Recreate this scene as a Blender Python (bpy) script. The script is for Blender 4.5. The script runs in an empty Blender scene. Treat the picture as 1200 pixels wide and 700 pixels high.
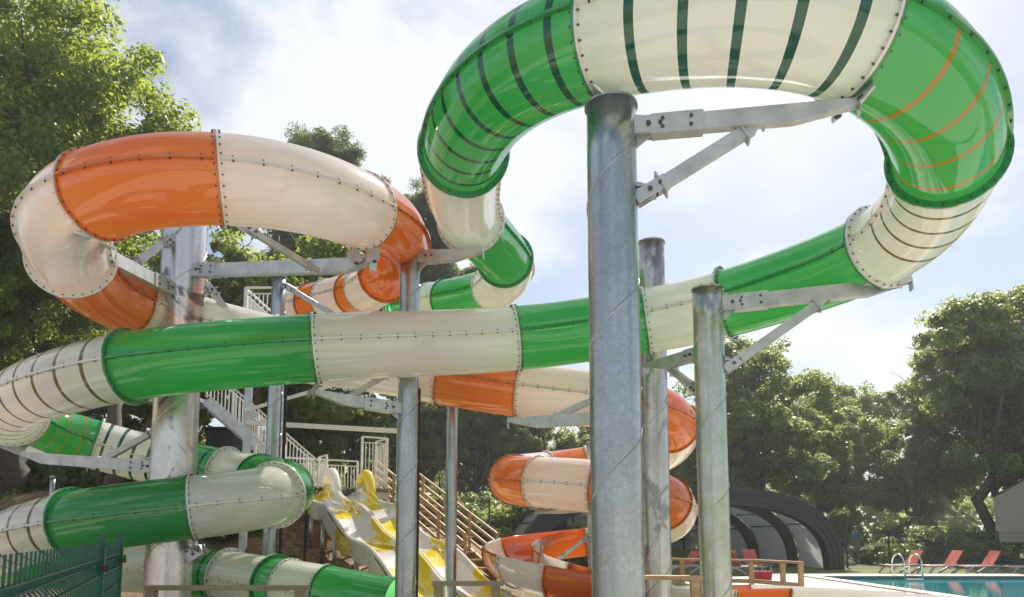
import bpy, math, random
import numpy as np
from mathutils import Vector, Matrix
random.seed(7)
SC = bpy.context.scene
COL = SC.collection
R = math.radians
PI = math.pi

# ------------------------------------------------------------------ camera model
FPX, PITCH, EYE, CX, CY = 850.0, R(6.0), 1.7, 600.0, 535.7
HOR = 625.0
FW = Vector((0, math.cos(PITCH), math.sin(PITCH)))
UP = Vector((0, -math.sin(PITCH), math.cos(PITCH)))


def P(px, py, d):
    """world point that stands at depth d on the sight line of a photo position"""
    return Vector((0, 0, EYE)) + d * (FW + Vector(((px - CX) / FPX, 0, 0)) + UP * ((CY - py) / FPX))


def H(px, py, h):
    """same, depth chosen so the point is h metres above eye level"""
    d = h / (FW.z + UP.z * (CY - py) / FPX)
    return P(px, py, d)


cam = bpy.data.cameras.new('camera')
cam.sensor_width = 36.0
cam.lens = 36.0 * FPX / 1200.0
cam.shift_y = (CY - 350.0) / 1200.0
cam.clip_end = 3000
co = bpy.data.objects.new('camera', cam)
COL.objects.link(co)
co.location = (0, 0, EYE)
co.rotation_euler = (R(90) + PITCH, 0, 0)
SC.camera = co

# ------------------------------------------------------------------ light and sky
SUN_AZ, SUN_EL = R(22), R(46)
sd = Vector((math.sin(SUN_AZ) * math.cos(SUN_EL), math.cos(SUN_AZ) * math.cos(SUN_EL), math.sin(SUN_EL)))
sl = bpy.data.lights.new('sun', 'SUN')
sl.energy = 5.0
sl.angle = R(0.6)
sl.color = (1.0, 0.93, 0.82)
so = bpy.data.objects.new('sun', sl)
COL.objects.link(so)
so.rotation_euler = sd.to_track_quat('Z', 'Y').to_euler()

W = bpy.data.worlds.new('World')
SC.world = W
W.use_nodes = True
nt = W.node_tree
nt.nodes.clear()


def nd(t, typ, **kw):
    n = t.nodes.new(typ)
    for k, v in kw.items():
        setattr(n, k, v)
    return n


def lk(t, a, b):
    t.links.new(a, b)


sky = nd(nt, 'ShaderNodeTexSky', sky_type='NISHITA', sun_disc=False)
sky.sun_elevation = SUN_EL
sky.sun_rotation = SUN_AZ
sky.air_density = 1.0
sky.dust_density = 1.0
sky.ozone_density = 1.4
tc = nd(nt, 'ShaderNodeTexCoord')
sep = nd(nt, 'ShaderNodeSeparateXYZ')
lk(nt, tc.outputs['Generated'], sep.inputs[0])


def mth(t, op, a, b=None, c=None):
    n = nd(t, 'ShaderNodeMath', operation=op)
    for i, v in enumerate((a, b, c)):
        if v is None:
            continue
        if isinstance(v, (int, float)):
            n.inputs[i].default_value = v
        else:
            lk(t, v, n.inputs[i])
    return n.outputs[0]


zz = mth(nt, 'ADD', mth(nt, 'MAXIMUM', sep.outputs[2], 0.0), 0.22)
cmb = nd(nt, 'ShaderNodeCombineXYZ')
lk(nt, mth(nt, 'DIVIDE', sep.outputs[0], zz), cmb.inputs[0])
lk(nt, mth(nt, 'DIVIDE', sep.outputs[1], zz), cmb.inputs[1])
mp = nd(nt, 'ShaderNodeMapping')
mp.inputs['Location'].default_value = (1.9, 4.4, 3.4)
lk(nt, cmb.outputs[0], mp.inputs[0])
n1 = nd(nt, 'ShaderNodeTexNoise')
n1.inputs['Scale'].default_value = 1.5
n1.inputs['Detail'].default_value = 9
n1.inputs['Roughness'].default_value = 0.56
n1.inputs['Distortion'].default_value = 0.25
lk(nt, mp.outputs[0], n1.inputs['Vector'])
rp = nd(nt, 'ShaderNodeValToRGB')
rp.color_ramp.elements[0].position = 0.47
rp.color_ramp.elements[0].color = (0.06, 0.06, 0.06, 1)
rp.color_ramp.elements[1].position = 0.60
rp.color_ramp.elements[1].color = (0.95, 0.95, 0.95, 1)
lk(nt, n1.outputs[0], rp.inputs[0])
b1 = nd(nt, 'ShaderNodeBackground')
b1.inputs[1].default_value = 0.070
lk(nt, sky.outputs[0], b1.inputs[0])
b2 = nd(nt, 'ShaderNodeBackground')
b2.inputs[0].default_value = (0.92, 0.955, 1.0, 1)
b2.inputs[1].default_value = 0.64
mx = nd(nt, 'ShaderNodeMixShader')
lk(nt, rp.outputs[0], mx.inputs[0])
lk(nt, b1.outputs[0], mx.inputs[1])
lk(nt, b2.outputs[0], mx.inputs[2])
ow = nd(nt, 'ShaderNodeOutputWorld')
lk(nt, mx.outputs[0], ow.inputs[0])

SC.view_settings.view_transform = 'Standard'
SC.view_settings.look = 'None'
SC.view_settings.exposure = 0.70
SC.view_settings.gamma = 1.0
SC.view_settings.use_curve_mapping = False
SC.render.engine = 'CYCLES'
cy = SC.cycles
cy.use_denoising = True
cy.max_bounces = 10
cy.diffuse_bounces = 4
cy.glossy_bounces = 3
cy.transmission_bounces = 5
cy.transparent_max_bounces = 8
cy.sample_clamp_indirect = 6.0
cy.caustics_reflective = False
cy.caustics_refractive = False

# ------------------------------------------------------------------ materials


def new_mat(name):
    m = bpy.data.materials.new(name)
    m.use_nodes = True
    t = m.node_tree
    t.nodes.clear()
    out = nd(t, 'ShaderNodeOutputMaterial')
    return m, t, out


def noise(t, scale, detail=4, rough=0.55, vec=None, dist=0.0):
    n = nd(t, 'ShaderNodeTexNoise')
    n.inputs['Scale'].default_value = scale
    n.inputs['Detail'].default_value = detail
    n.inputs['Roughness'].default_value = rough
    n.inputs['Distortion'].default_value = dist
    if vec is None:
        c = nd(t, 'ShaderNodeNewGeometry')
        vec = c.outputs['Position']
    lk(t, vec, n.inputs['Vector'])
    return n.outputs[0]


def ramp(t, fac, stops):
    r = nd(t, 'ShaderNodeValToRGB')
    e = r.color_ramp.elements
    while len(e) < len(stops):
        e.new(0.5)
    for el, (p, c) in zip(e, stops):
        el.position = p
        el.color = c if len(c) == 4 else (*c, 1)
    lk(t, fac, r.inputs[0])
    return r.outputs[0]


def g(v):
    return (v, v, v)


def mixc(t, fac, a, b, mode='MIX'):
    m = nd(t, 'ShaderNodeMix', data_type='RGBA', blend_type=mode)
    if isinstance(fac, (int, float)):
        m.inputs[0].default_value = fac
    else:
        lk(t, fac, m.inputs[0])
    for i, v in ((6, a), (7, b)):
        if isinstance(v, tuple):
            m.inputs[i].default_value = (*v[:3], 1)
        else:
            lk(t, v, m.inputs[i])
    return m.outputs[2]


def bump(t, height, strength, dist=0.02):
    b = nd(t, 'ShaderNodeBump')
    b.inputs['Strength'].default_value = strength
    b.inputs['Distance'].default_value = dist
    lk(t, height, b.inputs['Height'])
    return b.outputs[0]


def simple(name, col, rough=0.5, metal=0.0, var=0.12, nscale=6.0, bs=0.0, bscale=30, coat=0.0, spec=0.5):
    m, t, out = new_mat(name)
    p = nd(t, 'ShaderNodeBsdfPrincipled')
    n = noise(t, nscale, 5)
    lo = tuple(c * (1 - var) for c in col)
    hi = tuple(min(1, c * (1 + var)) for c in col)
    lk(t, ramp(t, n, [(0.3, lo), (0.7, hi)]), p.inputs['Base Color'])
    p.inputs['Roughness'].default_value = rough
    p.inputs['Metallic'].default_value = metal
    p.inputs['Coat Weight'].default_value = coat
    p.inputs['Specular IOR Level'].default_value = spec
    if bs:
        lk(t, bump(t, noise(t, bscale, 4), bs), p.inputs['Normal'])
    lk(t, p.outputs[0], out.inputs[0])
    return m


def fibreglass(name, col, tcol=None, tw=0.42):
    """glossy gel-coated laminate that lets part of the light through"""
    m, t, out = new_mat(name)
    p = nd(t, 'ShaderNodeBsdfPrincipled')
    n = noise(t, 2.3, 5, 0.6)
    c = ramp(t, n, [(0.3, tuple(v * 0.92 for v in col)), (0.7, col)])
    geo = nd(t, 'ShaderNodeNewGeometry')
    ms = nd(t, 'ShaderNodeMapping')
    ms.inputs['Scale'].default_value = (9.0, 9.0, 1.1)
    lk(t, geo.outputs['Position'], ms.inputs[0])
    streak = ramp(t, noise(t, 1.0, 6, 0.7, ms.outputs[0], 0.3), [(0.55, g(0)), (0.8, g(0.22))])
    c = mixc(t, streak, c, tuple(0.5 * v + 0.09 for v in col))
    lk(t, c, p.inputs['Base Color'])
    rr = ramp(t, noise(t, 3.5, 6, 0.65), [(0.35, g(0.04)), (0.75, g(0.16))])
    lk(t, rr, p.inputs['Roughness'])
    p.inputs['IOR'].default_value = 1.68
    p.inputs['Coat Weight'].default_value = 0.8
    p.inputs['Coat Roughness'].default_value = 0.04
    nb = bump(t, noise(t, 1.8, 2, 0.4), 0.22, 0.03)
    lk(t, nb, p.inputs['Normal'])
    lk(t, nb, p.inputs['Coat Normal'])
    tr = nd(t, 'ShaderNodeBsdfTranslucent')
    tr.inputs[0].default_value = (*(tcol or col), 1)
    mxs = nd(t, 'ShaderNodeMixShader')
    mxs.inputs[0].default_value = tw
    lk(t, p.outputs[0], mxs.inputs[1])
    lk(t, tr.outputs[0], mxs.inputs[2])
    lk(t, mxs.outputs[0], out.inputs[0])
    return m


GREEN = fibreglass('green_fibreglass', (0.036, 0.325, 0.095), (0.17, 0.74, 0.23), 0.44)
CREAM = fibreglass('cream_fibreglass', (0.88, 0.87, 0.83), (0.96, 0.93, 0.86), 0.41)
ORANGE = fibreglass('orange_fibreglass', (0.68, 0.19, 0.03), (0.93, 0.38, 0.07), 0.42)
YELLOW = fibreglass('yellow_fibreglass', (0.90, 0.74, 0.02), (0.95, 0.78, 0.05), 0.25)
WHITEFG = fibreglass('white_fibreglass', (0.90, 0.89, 0.85), (0.92, 0.88, 0.8), 0.28)
DKGREEN = fibreglass('dark_green_ring', (0.004, 0.075, 0.05), (0.006, 0.13, 0.085), 0.3)
OLIVE = fibreglass('olive_ring', (0.16, 0.11, 0.025), (0.25, 0.18, 0.04), 0.3)
ORING = fibreglass('orange_ring', (0.55, 0.16, 0.02), (0.98, 0.36, 0.05), 0.5)
RIM = {'green_fibreglass': fibreglass('green_flange', (0.030, 0.32, 0.09), (0.13, 0.66, 0.18), 0.2),
       'cream_fibreglass': fibreglass('cream_flange', (0.88, 0.87, 0.83), (0.96, 0.93, 0.86), 0.2),
       'orange_fibreglass': fibreglass('orange_flange', (0.70, 0.20, 0.032), (0.93, 0.38, 0.07), 0.2)}
BOLT = simple('bolt_steel', (0.10, 0.10, 0.095), 0.45, 0.6)
BLACK = simple('black_paint', (0.012, 0.008, 0.008), 0.4)


def steel(name, base, stain=0.0, moss=0.0):
    m, t, out = new_mat(name)
    p = nd(t, 'ShaderNodeBsdfPrincipled')
    geo = nd(t, 'ShaderNodeNewGeometry')
    v = nd(t, 'ShaderNodeTexVoronoi')
    v.inputs['Scale'].default_value = 42
    lk(t, geo.outputs['Position'], v.inputs['Vector'])
    mpn = nd(t, 'ShaderNodeMapping')
    mpn.inputs['Scale'].default_value = (2.5, 2.5, 1.5)
    lk(t, geo.outputs['Position'], mpn.inputs[0])
    n = noise(t, 1.6, 7, 0.65, mpn.outputs[0])
    c = ramp(t, n, [(0.28, tuple(b * 0.82 for b in base)), (0.72, tuple(min(1, b * 1.1) for b in base))])
    vb = nd(t, 'ShaderNodeRGBToBW')
    lk(t, v.outputs['Color'], vb.inputs[0])
    c = mixc(t, 0.12, c, vb.outputs[0], 'OVERLAY')
    if stain:
        mp2 = nd(t, 'ShaderNodeMapping')
        mp2.inputs['Scale'].default_value = (1.0, 1.0, 0.75)
        lk(t, geo.outputs['Position'], mp2.inputs[0])
        s = ramp(t, noise(t, 1.7, 6, 0.6, mp2.outputs[0], 0.8), [(0.55, g(0)), (0.60, g(stain))])
        c = mixc(t, s, c, (0.10, 0.085, 0.07))
        s2 = ramp(t, noise(t, 0.9, 3, 0.5), [(0.5, g(0)), (0.7, g(stain * 0.22))])
        c = mixc(t, s2, c, (0.36, 0.22, 0.14))
    if moss:
        s = ramp(t, noise(t, 2.2, 5, 0.6, mpn.outputs[0]), [(0.42, g(0)), (0.65, g(moss))])
        c = mixc(t, s, c, (0.34, 0.42, 0.16))
    lk(t, c, p.inputs['Base Color'])
    p.inputs['Metallic'].default_value = 0.9
    lk(t, ramp(t, n, [(0.3, g(0.33)), (0.7, g(0.25))]), p.inputs['Roughness'])
    lk(t, bump(t, noise(t, 14, 5, 0.6), 0.05, 0.01), p.inputs['Normal'])
    lk(t, p.outputs[0], out.inputs[0])
    return m


STEEL = steel('galvanised_steel', (0.43, 0.475, 0.49))
STEEL_ST = steel('stained_galvanised_steel', (0.70, 0.69, 0.67), 0.8)
STEEL_BR = steel('weathered_galvanised_steel', (0.58, 0.58, 0.57), 0.5)
STEEL_MO = steel('mossy_galvanised_steel', (0.55, 0.58, 0.55), 0.0, 0.5)
BEAM = simple('galvanised_beam', (0.54, 0.565, 0.57), 0.42, 0.6, 0.18, 5, 0.1)
WHITEP = simple('white_powder_coat', (0.78, 0.77, 0.73), 0.4, 0.0, 0.08)
WOOD = None


def wood(name, a, b, sc=1.0):
    m, t, out = new_mat(name)
    p = nd(t, 'ShaderNodeBsdfPrincipled')
    geo = nd(t, 'ShaderNodeNewGeometry')
    mpn = nd(t, 'ShaderNodeMapping')
    mpn.inputs['Scale'].default_value = (3 * sc, 9 * sc, 30 * sc)
    lk(t, geo.outputs['Position'], mpn.inputs[0])
    n = noise(t, 1.0, 6, 0.65, mpn.outputs[0], 0.6)
    lk(t, ramp(t, n, [(0.25, a), (0.75, b)]), p.inputs['Base Color'])
    p.inputs['Roughness'].default_value = 0.65
    lk(t, bump(t, n, 0.25, 0.01), p.inputs['Normal'])
    lk(t, p.outputs[0], out.inputs[0])
    return m


WOOD = wood('pine_timber', (0.34, 0.21, 0.10), (0.58, 0.42, 0.23))
WOODG = wood('weathered_timber', (0.20, 0.16, 0.09), (0.36, 0.30, 0.17))
BARK = wood('oak_bark', (0.045, 0.034, 0.026), (0.13, 0.10, 0.075), 0.5)
PBARK = wood('pine_bark', (0.06, 0.035, 0.025), (0.16, 0.095, 0.06), 0.5)
FENCEG = simple('green_fence_coating', (0.008, 0.085, 0.058), 0.25, 0.1, 0.15)
FENCED = simple('dark_fence_wire', (0.012, 0.03, 0.026), 0.5, 0.1, 0.15)
ANTH = simple('anthracite_aluminium', (0.022, 0.024, 0.027), 0.55, 0.1, 0.2, 2)
LOUNGE = simple('coral_sling_fabric', (0.62, 0.13, 0.085), 0.7, 0, 0.08, 20)
LFRAME = simple('grey_blue_plastic', (0.40, 0.45, 0.52), 0.4)
COPING = simple('pale_stone_coping', (0.55, 0.52, 0.47), 0.7, 0, 0.12, 3, 0.1)
DECKM = simple("pool_paving", (0.52, 0.48, 0.42), 0.8, 0, 0.15, 2, 0.15)
BEIGE = simple('beige_cladding', (0.38, 0.34, 0.28), 0.6, 0, 0.06)
ROOFM = simple('dark_roof', (0.04, 0.035, 0.035), 0.7)
CHROME = simple('chrome', (0.8, 0.8, 0.8), 0.15, 1.0, 0.03)
CABM = simple('dark_cabinet_paint', (0.03, 0.033, 0.038), 0.6)
REDM = simple('red_canvas', (0.34, 0.016, 0.03), 0.7)
SKIN = simple('skin', (0.5, 0.3, 0.2), 0.6)
BLUEC = simple('blue_cotton', (0.05, 0.22, 0.42), 0.8)
BEIGEC = simple('sand_cotton', (0.35, 0.27, 0.2), 0.8)
HAIRM = simple('grey_hair', (0.25, 0.22, 0.19), 0.8)


def leafmat(name, dark, light, tr, twt=0.45):
    m, t, out = new_mat(name)
    geo = nd(t, 'ShaderNodeNewGeometry')
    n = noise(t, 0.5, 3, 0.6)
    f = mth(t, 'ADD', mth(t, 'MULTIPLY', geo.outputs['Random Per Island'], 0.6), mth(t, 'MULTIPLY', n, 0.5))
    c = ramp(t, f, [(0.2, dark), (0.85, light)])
    d = nd(t, 'ShaderNodeBsdfPrincipled')
    lk(t, c, d.inputs['Base Color'])
    d.inputs['Roughness'].default_value = 0.42
    d.inputs['Specular IOR Level'].default_value = 0.35
    tl = nd(t, 'ShaderNodeBsdfTranslucent')
    lk(t, ramp(t, f, [(0.2, tuple(v * 0.8 for v in tr)), (0.85, tr)]), tl.inputs[0])
    ms = nd(t, 'ShaderNodeMixShader')
    ms.inputs[0].default_value = twt
    lk(t, d.outputs[0], ms.inputs[1])
    lk(t, tl.outputs[0], ms.inputs[2])
    lk(t, ms.outputs[0], out.inputs[0])
    return m


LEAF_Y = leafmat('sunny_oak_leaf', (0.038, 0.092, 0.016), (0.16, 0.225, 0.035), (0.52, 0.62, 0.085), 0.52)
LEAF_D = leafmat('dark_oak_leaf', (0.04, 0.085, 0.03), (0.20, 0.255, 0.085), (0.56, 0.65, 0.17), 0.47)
LEAF_P = leafmat('pine_needle', (0.04, 0.08, 0.03), (0.12, 0.17, 0.05), (0.26, 0.34, 0.07), 0.38)
LEAF_S = leafmat('shrub_leaf', (0.05, 0.10, 0.02), (0.14, 0.18, 0.04), (0.25, 0.32, 0.05), 0.4)

# ground: leaf-littered earth on the bank, grass on the flat
m_, t_, o_ = new_mat('earth_and_grass')
p_ = nd(t_, 'ShaderNodeBsdfPrincipled')
geo_ = nd(t_, 'ShaderNodeNewGeometry')
sx_ = nd(t_, 'ShaderNodeSeparateXYZ')
lk(t_, geo_.outputs['Position'], sx_.inputs[0])
earth = ramp(t_, noise(t_, 5, 9, 0.7), [(0.3, (0.10, 0.062, 0.036)), (0.5, (0.25, 0.165, 0.10)), (0.7, (0.42, 0.31, 0.205))])
grass = ramp(t_, noise(t_, 7, 8, 0.7), [(0.3, (0.07, 0.10, 0.025)), (0.7, (0.24, 0.25, 0.08))])
mask = mth(t_, 'ADD', mth(t_, 'MULTIPLY', sx_.outputs[0], 0.12), mth(t_, 'MULTIPLY', noise(t_, 0.8, 5, 0.6), 1.6))
mk = ramp(t_, mask, [(0.75, g(0)), (0.95, g(1))])
lk(t_, mixc(t_, mk, earth, grass), p_.inputs['Base Color'])
p_.inputs['Roughness'].default_value = 0.95
lk(t_, bump(t_, noise(t_, 9, 8, 0.7), 0.8, 0.08), p_.inputs['Normal'])
lk(t_, p_.outputs[0], o_.inputs[0])
GROUND = m_

m_, t_, o_ = new_mat('pool_water')
p_ = nd(t_, 'ShaderNodeBsdfPrincipled')
p_.inputs['Base Color'].default_value = (0.008, 0.22, 0.26, 1)
p_.inputs['Roughness'].default_value = 0.03
p_.inputs['IOR'].default_value = 1.33
geo_ = nd(t_, 'ShaderNodeNewGeometry')
lk(t_, bump(t_, noise(t_, 2.2, 4, 0.5), 0.10, 0.05), p_.inputs['Normal'])
lk(t_, p_.outputs[0], o_.inputs[0])
WATER = m_

m_, t_, o_ = new_mat('frosted_polycarbonate')
p_ = nd(t_, 'ShaderNodeBsdfPrincipled')
lk(t_, ramp(t_, noise(t_, 0.8, 4), [(0.3, (0.42, 0.43, 0.44)), (0.7, (0.6, 0.6, 0.6))]), p_.inputs['Base Color'])
p_.inputs['Roughness'].default_value = 0.25
tl_ = nd(t_, 'ShaderNodeBsdfTranslucent')
tl_.inputs[0].default_value = (0.6, 0.61, 0.63, 1)
ms_ = nd(t_, 'ShaderNodeMixShader')
ms_.inputs[0].default_value = 0.4
lk(t_, p_.outputs[0], ms_.inputs[1])
lk(t_, tl_.outputs[0], ms_.inputs[2])
lk(t_, ms_.outputs[0], o_.inputs[0])
POLY = m_

# ------------------------------------------------------------------ mesh helpers


class MB:
    def __init__(s):
        s.v, s.f, s.m = [], [], []

    def add(s, vs, fs, mi=0):
        o = len(s.v)
        s.v += [tuple(v) for v in vs]
        s.f += [tuple(i + o for i in f) for f in fs]
        s.m += [mi] * len(fs)

    def beam(s, a, b, w, h, mi=0, up=Vector((0, 0, 1)), w2=None, h2=None):
        a, b = Vector(a), Vector(b)
        t = (b - a).normalized()
        if abs(t.dot(up)) > 0.98:
            up = Vector((0, 1, 0))
        sd_ = t.cross(up).normalized()
        u = sd_.cross(t)
        w2 = w if w2 is None else w2
        h2 = h if h2 is None else h2
        vs = []
        for q, ww, hh in ((a, w, h), (b, w2, h2)):
            for i, j in ((-1, -1), (1, -1), (1, 1), (-1, 1)):
                vs.append(q + sd_ * (i * ww / 2) + u * (j * hh / 2))
        s.add(vs, [(3, 2, 1, 0), (4, 5, 6, 7), (0, 1, 5, 4), (1, 2, 6, 5), (2, 3, 7, 6), (3, 0, 4, 7)], mi)

    def box(s, c, sx, sy, sz, mi=0, rz=0.0):
        c = Vector(c)
        M = Matrix.Rotation(rz, 3, 'Z')
        vs = [c + M @ Vector((i * sx / 2, j * sy / 2, k * sz / 2)) for k in (-1, 1) for i, j in ((-1, -1), (1, -1), (1, 1), (-1, 1))]
        s.add(vs, [(3, 2, 1, 0), (4, 5, 6, 7), (0, 1, 5, 4), (1, 2, 6, 5), (2, 3, 7, 6), (3, 0, 4, 7)], mi)

    def tube(s, pts, r, n=8, mi=0, caps=True, radii=None):
        pts = [Vector(p) for p in pts]
        rings = []
        ref = Vector((0.13, 0.21, 1)).normalized()
        for i, p in enumerate(pts):
            t = (pts[min(i + 1, len(pts) - 1)] - pts[max(i - 1, 0)]).normalized()
            if abs(t.dot(ref)) > 0.97:
                a = Vector((1, 0, 0))
            else:
                a = ref
            x = t.cross(a).normalized()
            y = t.cross(x)
            rr = radii[i] if radii else r
            rings.append([p + (x * math.cos(2 * PI * k / n) + y * math.sin(2 * PI * k / n)) * rr for k in range(n)])
        vs = [v for rg in rings for v in rg]
        fs = []
        for i in range(len(rings) - 1):
            for k in range(n):
                k2 = (k + 1) % n
                fs.append((i * n + k, i * n + k2, (i + 1) * n + k2, (i + 1) * n + k))
        if caps:
            fs.append(tuple(range(n - 1, -1, -1)))
            e = (len(rings) - 1) * n
            fs.append(tuple(e + k for k in range(n)))
        s.add(vs, fs, mi)

    def prism(s, pts, ext, mi=0):
        """polygon (list of 3-D points) extruded by a vector"""
        n = len(pts)
        ext = Vector(ext)
        vs = [Vector(p) for p in pts] + [Vector(p) + ext for p in pts]
        fs = [tuple(range(n - 1, -1, -1)), tuple(range(n, 2 * n))]
        for i in range(n):
            j = (i + 1) % n
            fs.append((i, j, n + j, n + i))
        s.add(vs, fs, mi)

    def build(s, name, mats, parent=None, smooth=False, loc=None):
        me = bpy.data.meshes.new(name)
        vs = s.v
        if loc is not None:
            L = Vector(loc)
            vs = [Vector(v) - L for v in vs]
        me.from_pydata([tuple(v) for v in vs], [], s.f)
        if not isinstance(mats, (list, tuple)):
            mats = [mats]
        for m in mats:
            me.materials.append(m)
        me.polygons.foreach_set('material_index', s.m)
        if smooth:
            me.polygons.foreach_set('use_smooth', [True] * len(me.polygons))
        me.update()
        o = bpy.data.objects.new(name, me)
        COL.objects.link(o)
        if parent is not None:
            o.parent = parent
            if loc is None:
                o.matrix_parent_inverse = parent.matrix_basis.inverted()
        elif loc is not None:
            o.location = loc
        return o


def tag(o, label=None, cat=None, group=None, kind=None):
    if label:
        o['label'] = label
    if cat:
        o['category'] = cat
    if group:
        o['group'] = group
    if kind:
        o['kind'] = kind
    return o


def thing(name, label, cat, loc=(0, 0, 0), rz=0.0, group=None):
    o = bpy.data.objects.new(name, None)
    o.empty_display_size = 0.3
    COL.objects.link(o)
    o.location = loc
    o.rotation_euler = (0, 0, rz)
    return tag(o, label, cat, group)


KIDS = {}


def copy_thing(root, loc, rz=0.0, scale=1.0, label=None):
    c = root.copy()
    COL.objects.link(c)
    c.location = loc
    c.rotation_euler = (0, 0, rz)
    c.scale = (scale, scale, scale) if isinstance(scale, (int, float)) else scale
    if label:
        c['label'] = label
    for ch in [o for o in COL.objects if o.parent == root]:
        d = ch.copy()
        COL.objects.link(d)
        d.parent = c
        for gc in [o for o in COL.objects if o.parent == ch]:
            e = gc.copy()
            COL.objects.link(e)
            e.parent = d
    return c


def sstep(x):
    x = max(0.0, min(1.0, x))
    return x * x * (3 - 2 * x)


def gz(x, y):
    """terrain height"""
    b = 2.9 * sstep((4.5 - x) / 14.0) * sstep((y - 15.0) / 8.0)
    b += 1.6 * sstep((y - 36) / 25.0) * (1 - sstep((x - 16) / 10.0) * 0.75)
    b += 0.9 * sstep((-x - 16) / 15.0) * sstep((y - 12) / 8.0)
    w = sstep((4.0 - x) / 5.0) * sstep((y - 14.0) / 4.0)
    b += w * 0.16 * (math.sin(x * 1.7 + y * 0.6) + math.sin(y * 1.3 - x * 0.7 + 1.0)) * 0.6
    return b


# ------------------------------------------------------------------ ground
def axis(lo, hi, fine_lo, fine_hi, step):
    xs = list(np.arange(fine_lo, fine_hi + 1e-6, step))
    k, x = step, fine_lo
    left = []
    while x > lo:
        k *= 1.35
        x -= k
        left.append(x)
    k, x = step, fine_hi
    right = []
    while x < hi:
        k *= 1.35
        x += k
        right.append(x)
    return left[::-1] + xs + right


xs = axis(-600, 600, -30, 30, 0.5)
ys = axis(-200, 900, 8, 50, 0.5)
gb = MB()
vs = [(x, y, gz(x, y)) for y in ys for x in xs]
nx = len(xs)
fs = [(j * nx + i, j * nx + i + 1, (j + 1) * nx + i + 1, (j + 1) * nx + i) for j in range(len(ys) - 1) for i in range(nx - 1)]
gb.add(vs, fs)
tag(gb.build('ground', GROUND, smooth=True), kind='structure')

# ------------------------------------------------------------------ tube slides
RAD, FL = 0.5, 0.572      # wide flange; most joints have the slimmer FS
FS = 0.532
WIDE = set()


def smooth_path(ctrl, per=30, sigma=9):
    pts = [Vector(c) for c in ctrl]
    n = len(pts)
    ext = [pts[0] * 2 - pts[1]] + pts + [pts[-1] * 2 - pts[-2]]
    out = []
    for i in range(n - 1):
        p0, p1, p2, p3 = ext[i:i + 4]
        t0 = 0.0
        t1 = t0 + max(1e-4, (p1 - p0).length) ** 0.5
        t2 = t1 + max(1e-4, (p2 - p1).length) ** 0.5
        t3 = t2 + max(1e-4, (p3 - p2).length) ** 0.5
        for k in range(per):
            t = t1 + (t2 - t1) * k / per
            a1 = p0 * ((t1 - t) / (t1 - t0)) + p1 * ((t - t0) / (t1 - t0))
            a2 = p1 * ((t2 - t) / (t2 - t1)) + p2 * ((t - t1) / (t2 - t1))
            a3 = p2 * ((t3 - t) / (t3 - t2)) + p3 * ((t - t2) / (t3 - t2))
            b1_ = a1 * ((t2 - t) / (t2 - t0)) + a2 * ((t - t0) / (t2 - t0))
            b2_ = a2 * ((t3 - t) / (t3 - t1)) + a3 * ((t - t1) / (t3 - t1))
            out.append(b1_ * ((t2 - t) / (t2 - t1)) + b2_ * ((t - t1) / (t2 - t1)))
    out.append(pts[-1])
    A = np.array([tuple(p) for p in out])
    # smooth along arc length so that curvature changes gently
    s = np.concatenate([[0], np.cumsum(np.linalg.norm(np.diff(A, axis=0), axis=1))])
    idx = np.arange(n) * per
    su = np.arange(0, s[-1], 0.04)
    B = np.stack([np.interp(su, s, A[:, k]) for k in range(3)], 1)
    wdt = 22
    ker = np.exp(-0.5 * (np.arange(-2 * wdt, 2 * wdt + 1) / (wdt * 0.6)) ** 2)
    ker /= ker.sum()
    pad = 2 * wdt
    head = B[0] * 2 - B[pad:0:-1]
    tail = B[-1] * 2 - B[-2:-pad - 2:-1]
    C_ = np.concatenate([head, B, tail])
    B = np.stack([np.convolve(C_[:, k], ker, 'valid') for k in range(3)], 1)
    return su, B, s[idx]


class Path:
    def __init__(s, ctrl):
        s.s, s.p, s.js = smooth_path(ctrl)
        s.len = s.s[-1]

    def at(s, u):
        return Vector([float(np.interp(u, s.s, s.p[:, k])) for k in range(3)])

    def frame(s, u):
        e = 0.06
        t = (s.at(min(u + e, s.len)) - s.at(max(u - e, 0))).normalized()
        sd_ = t.cross(Vector((0, 0, 1))).normalized()
        return s.at(u), t, sd_, sd_.cross(t)


NR = 48


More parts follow.
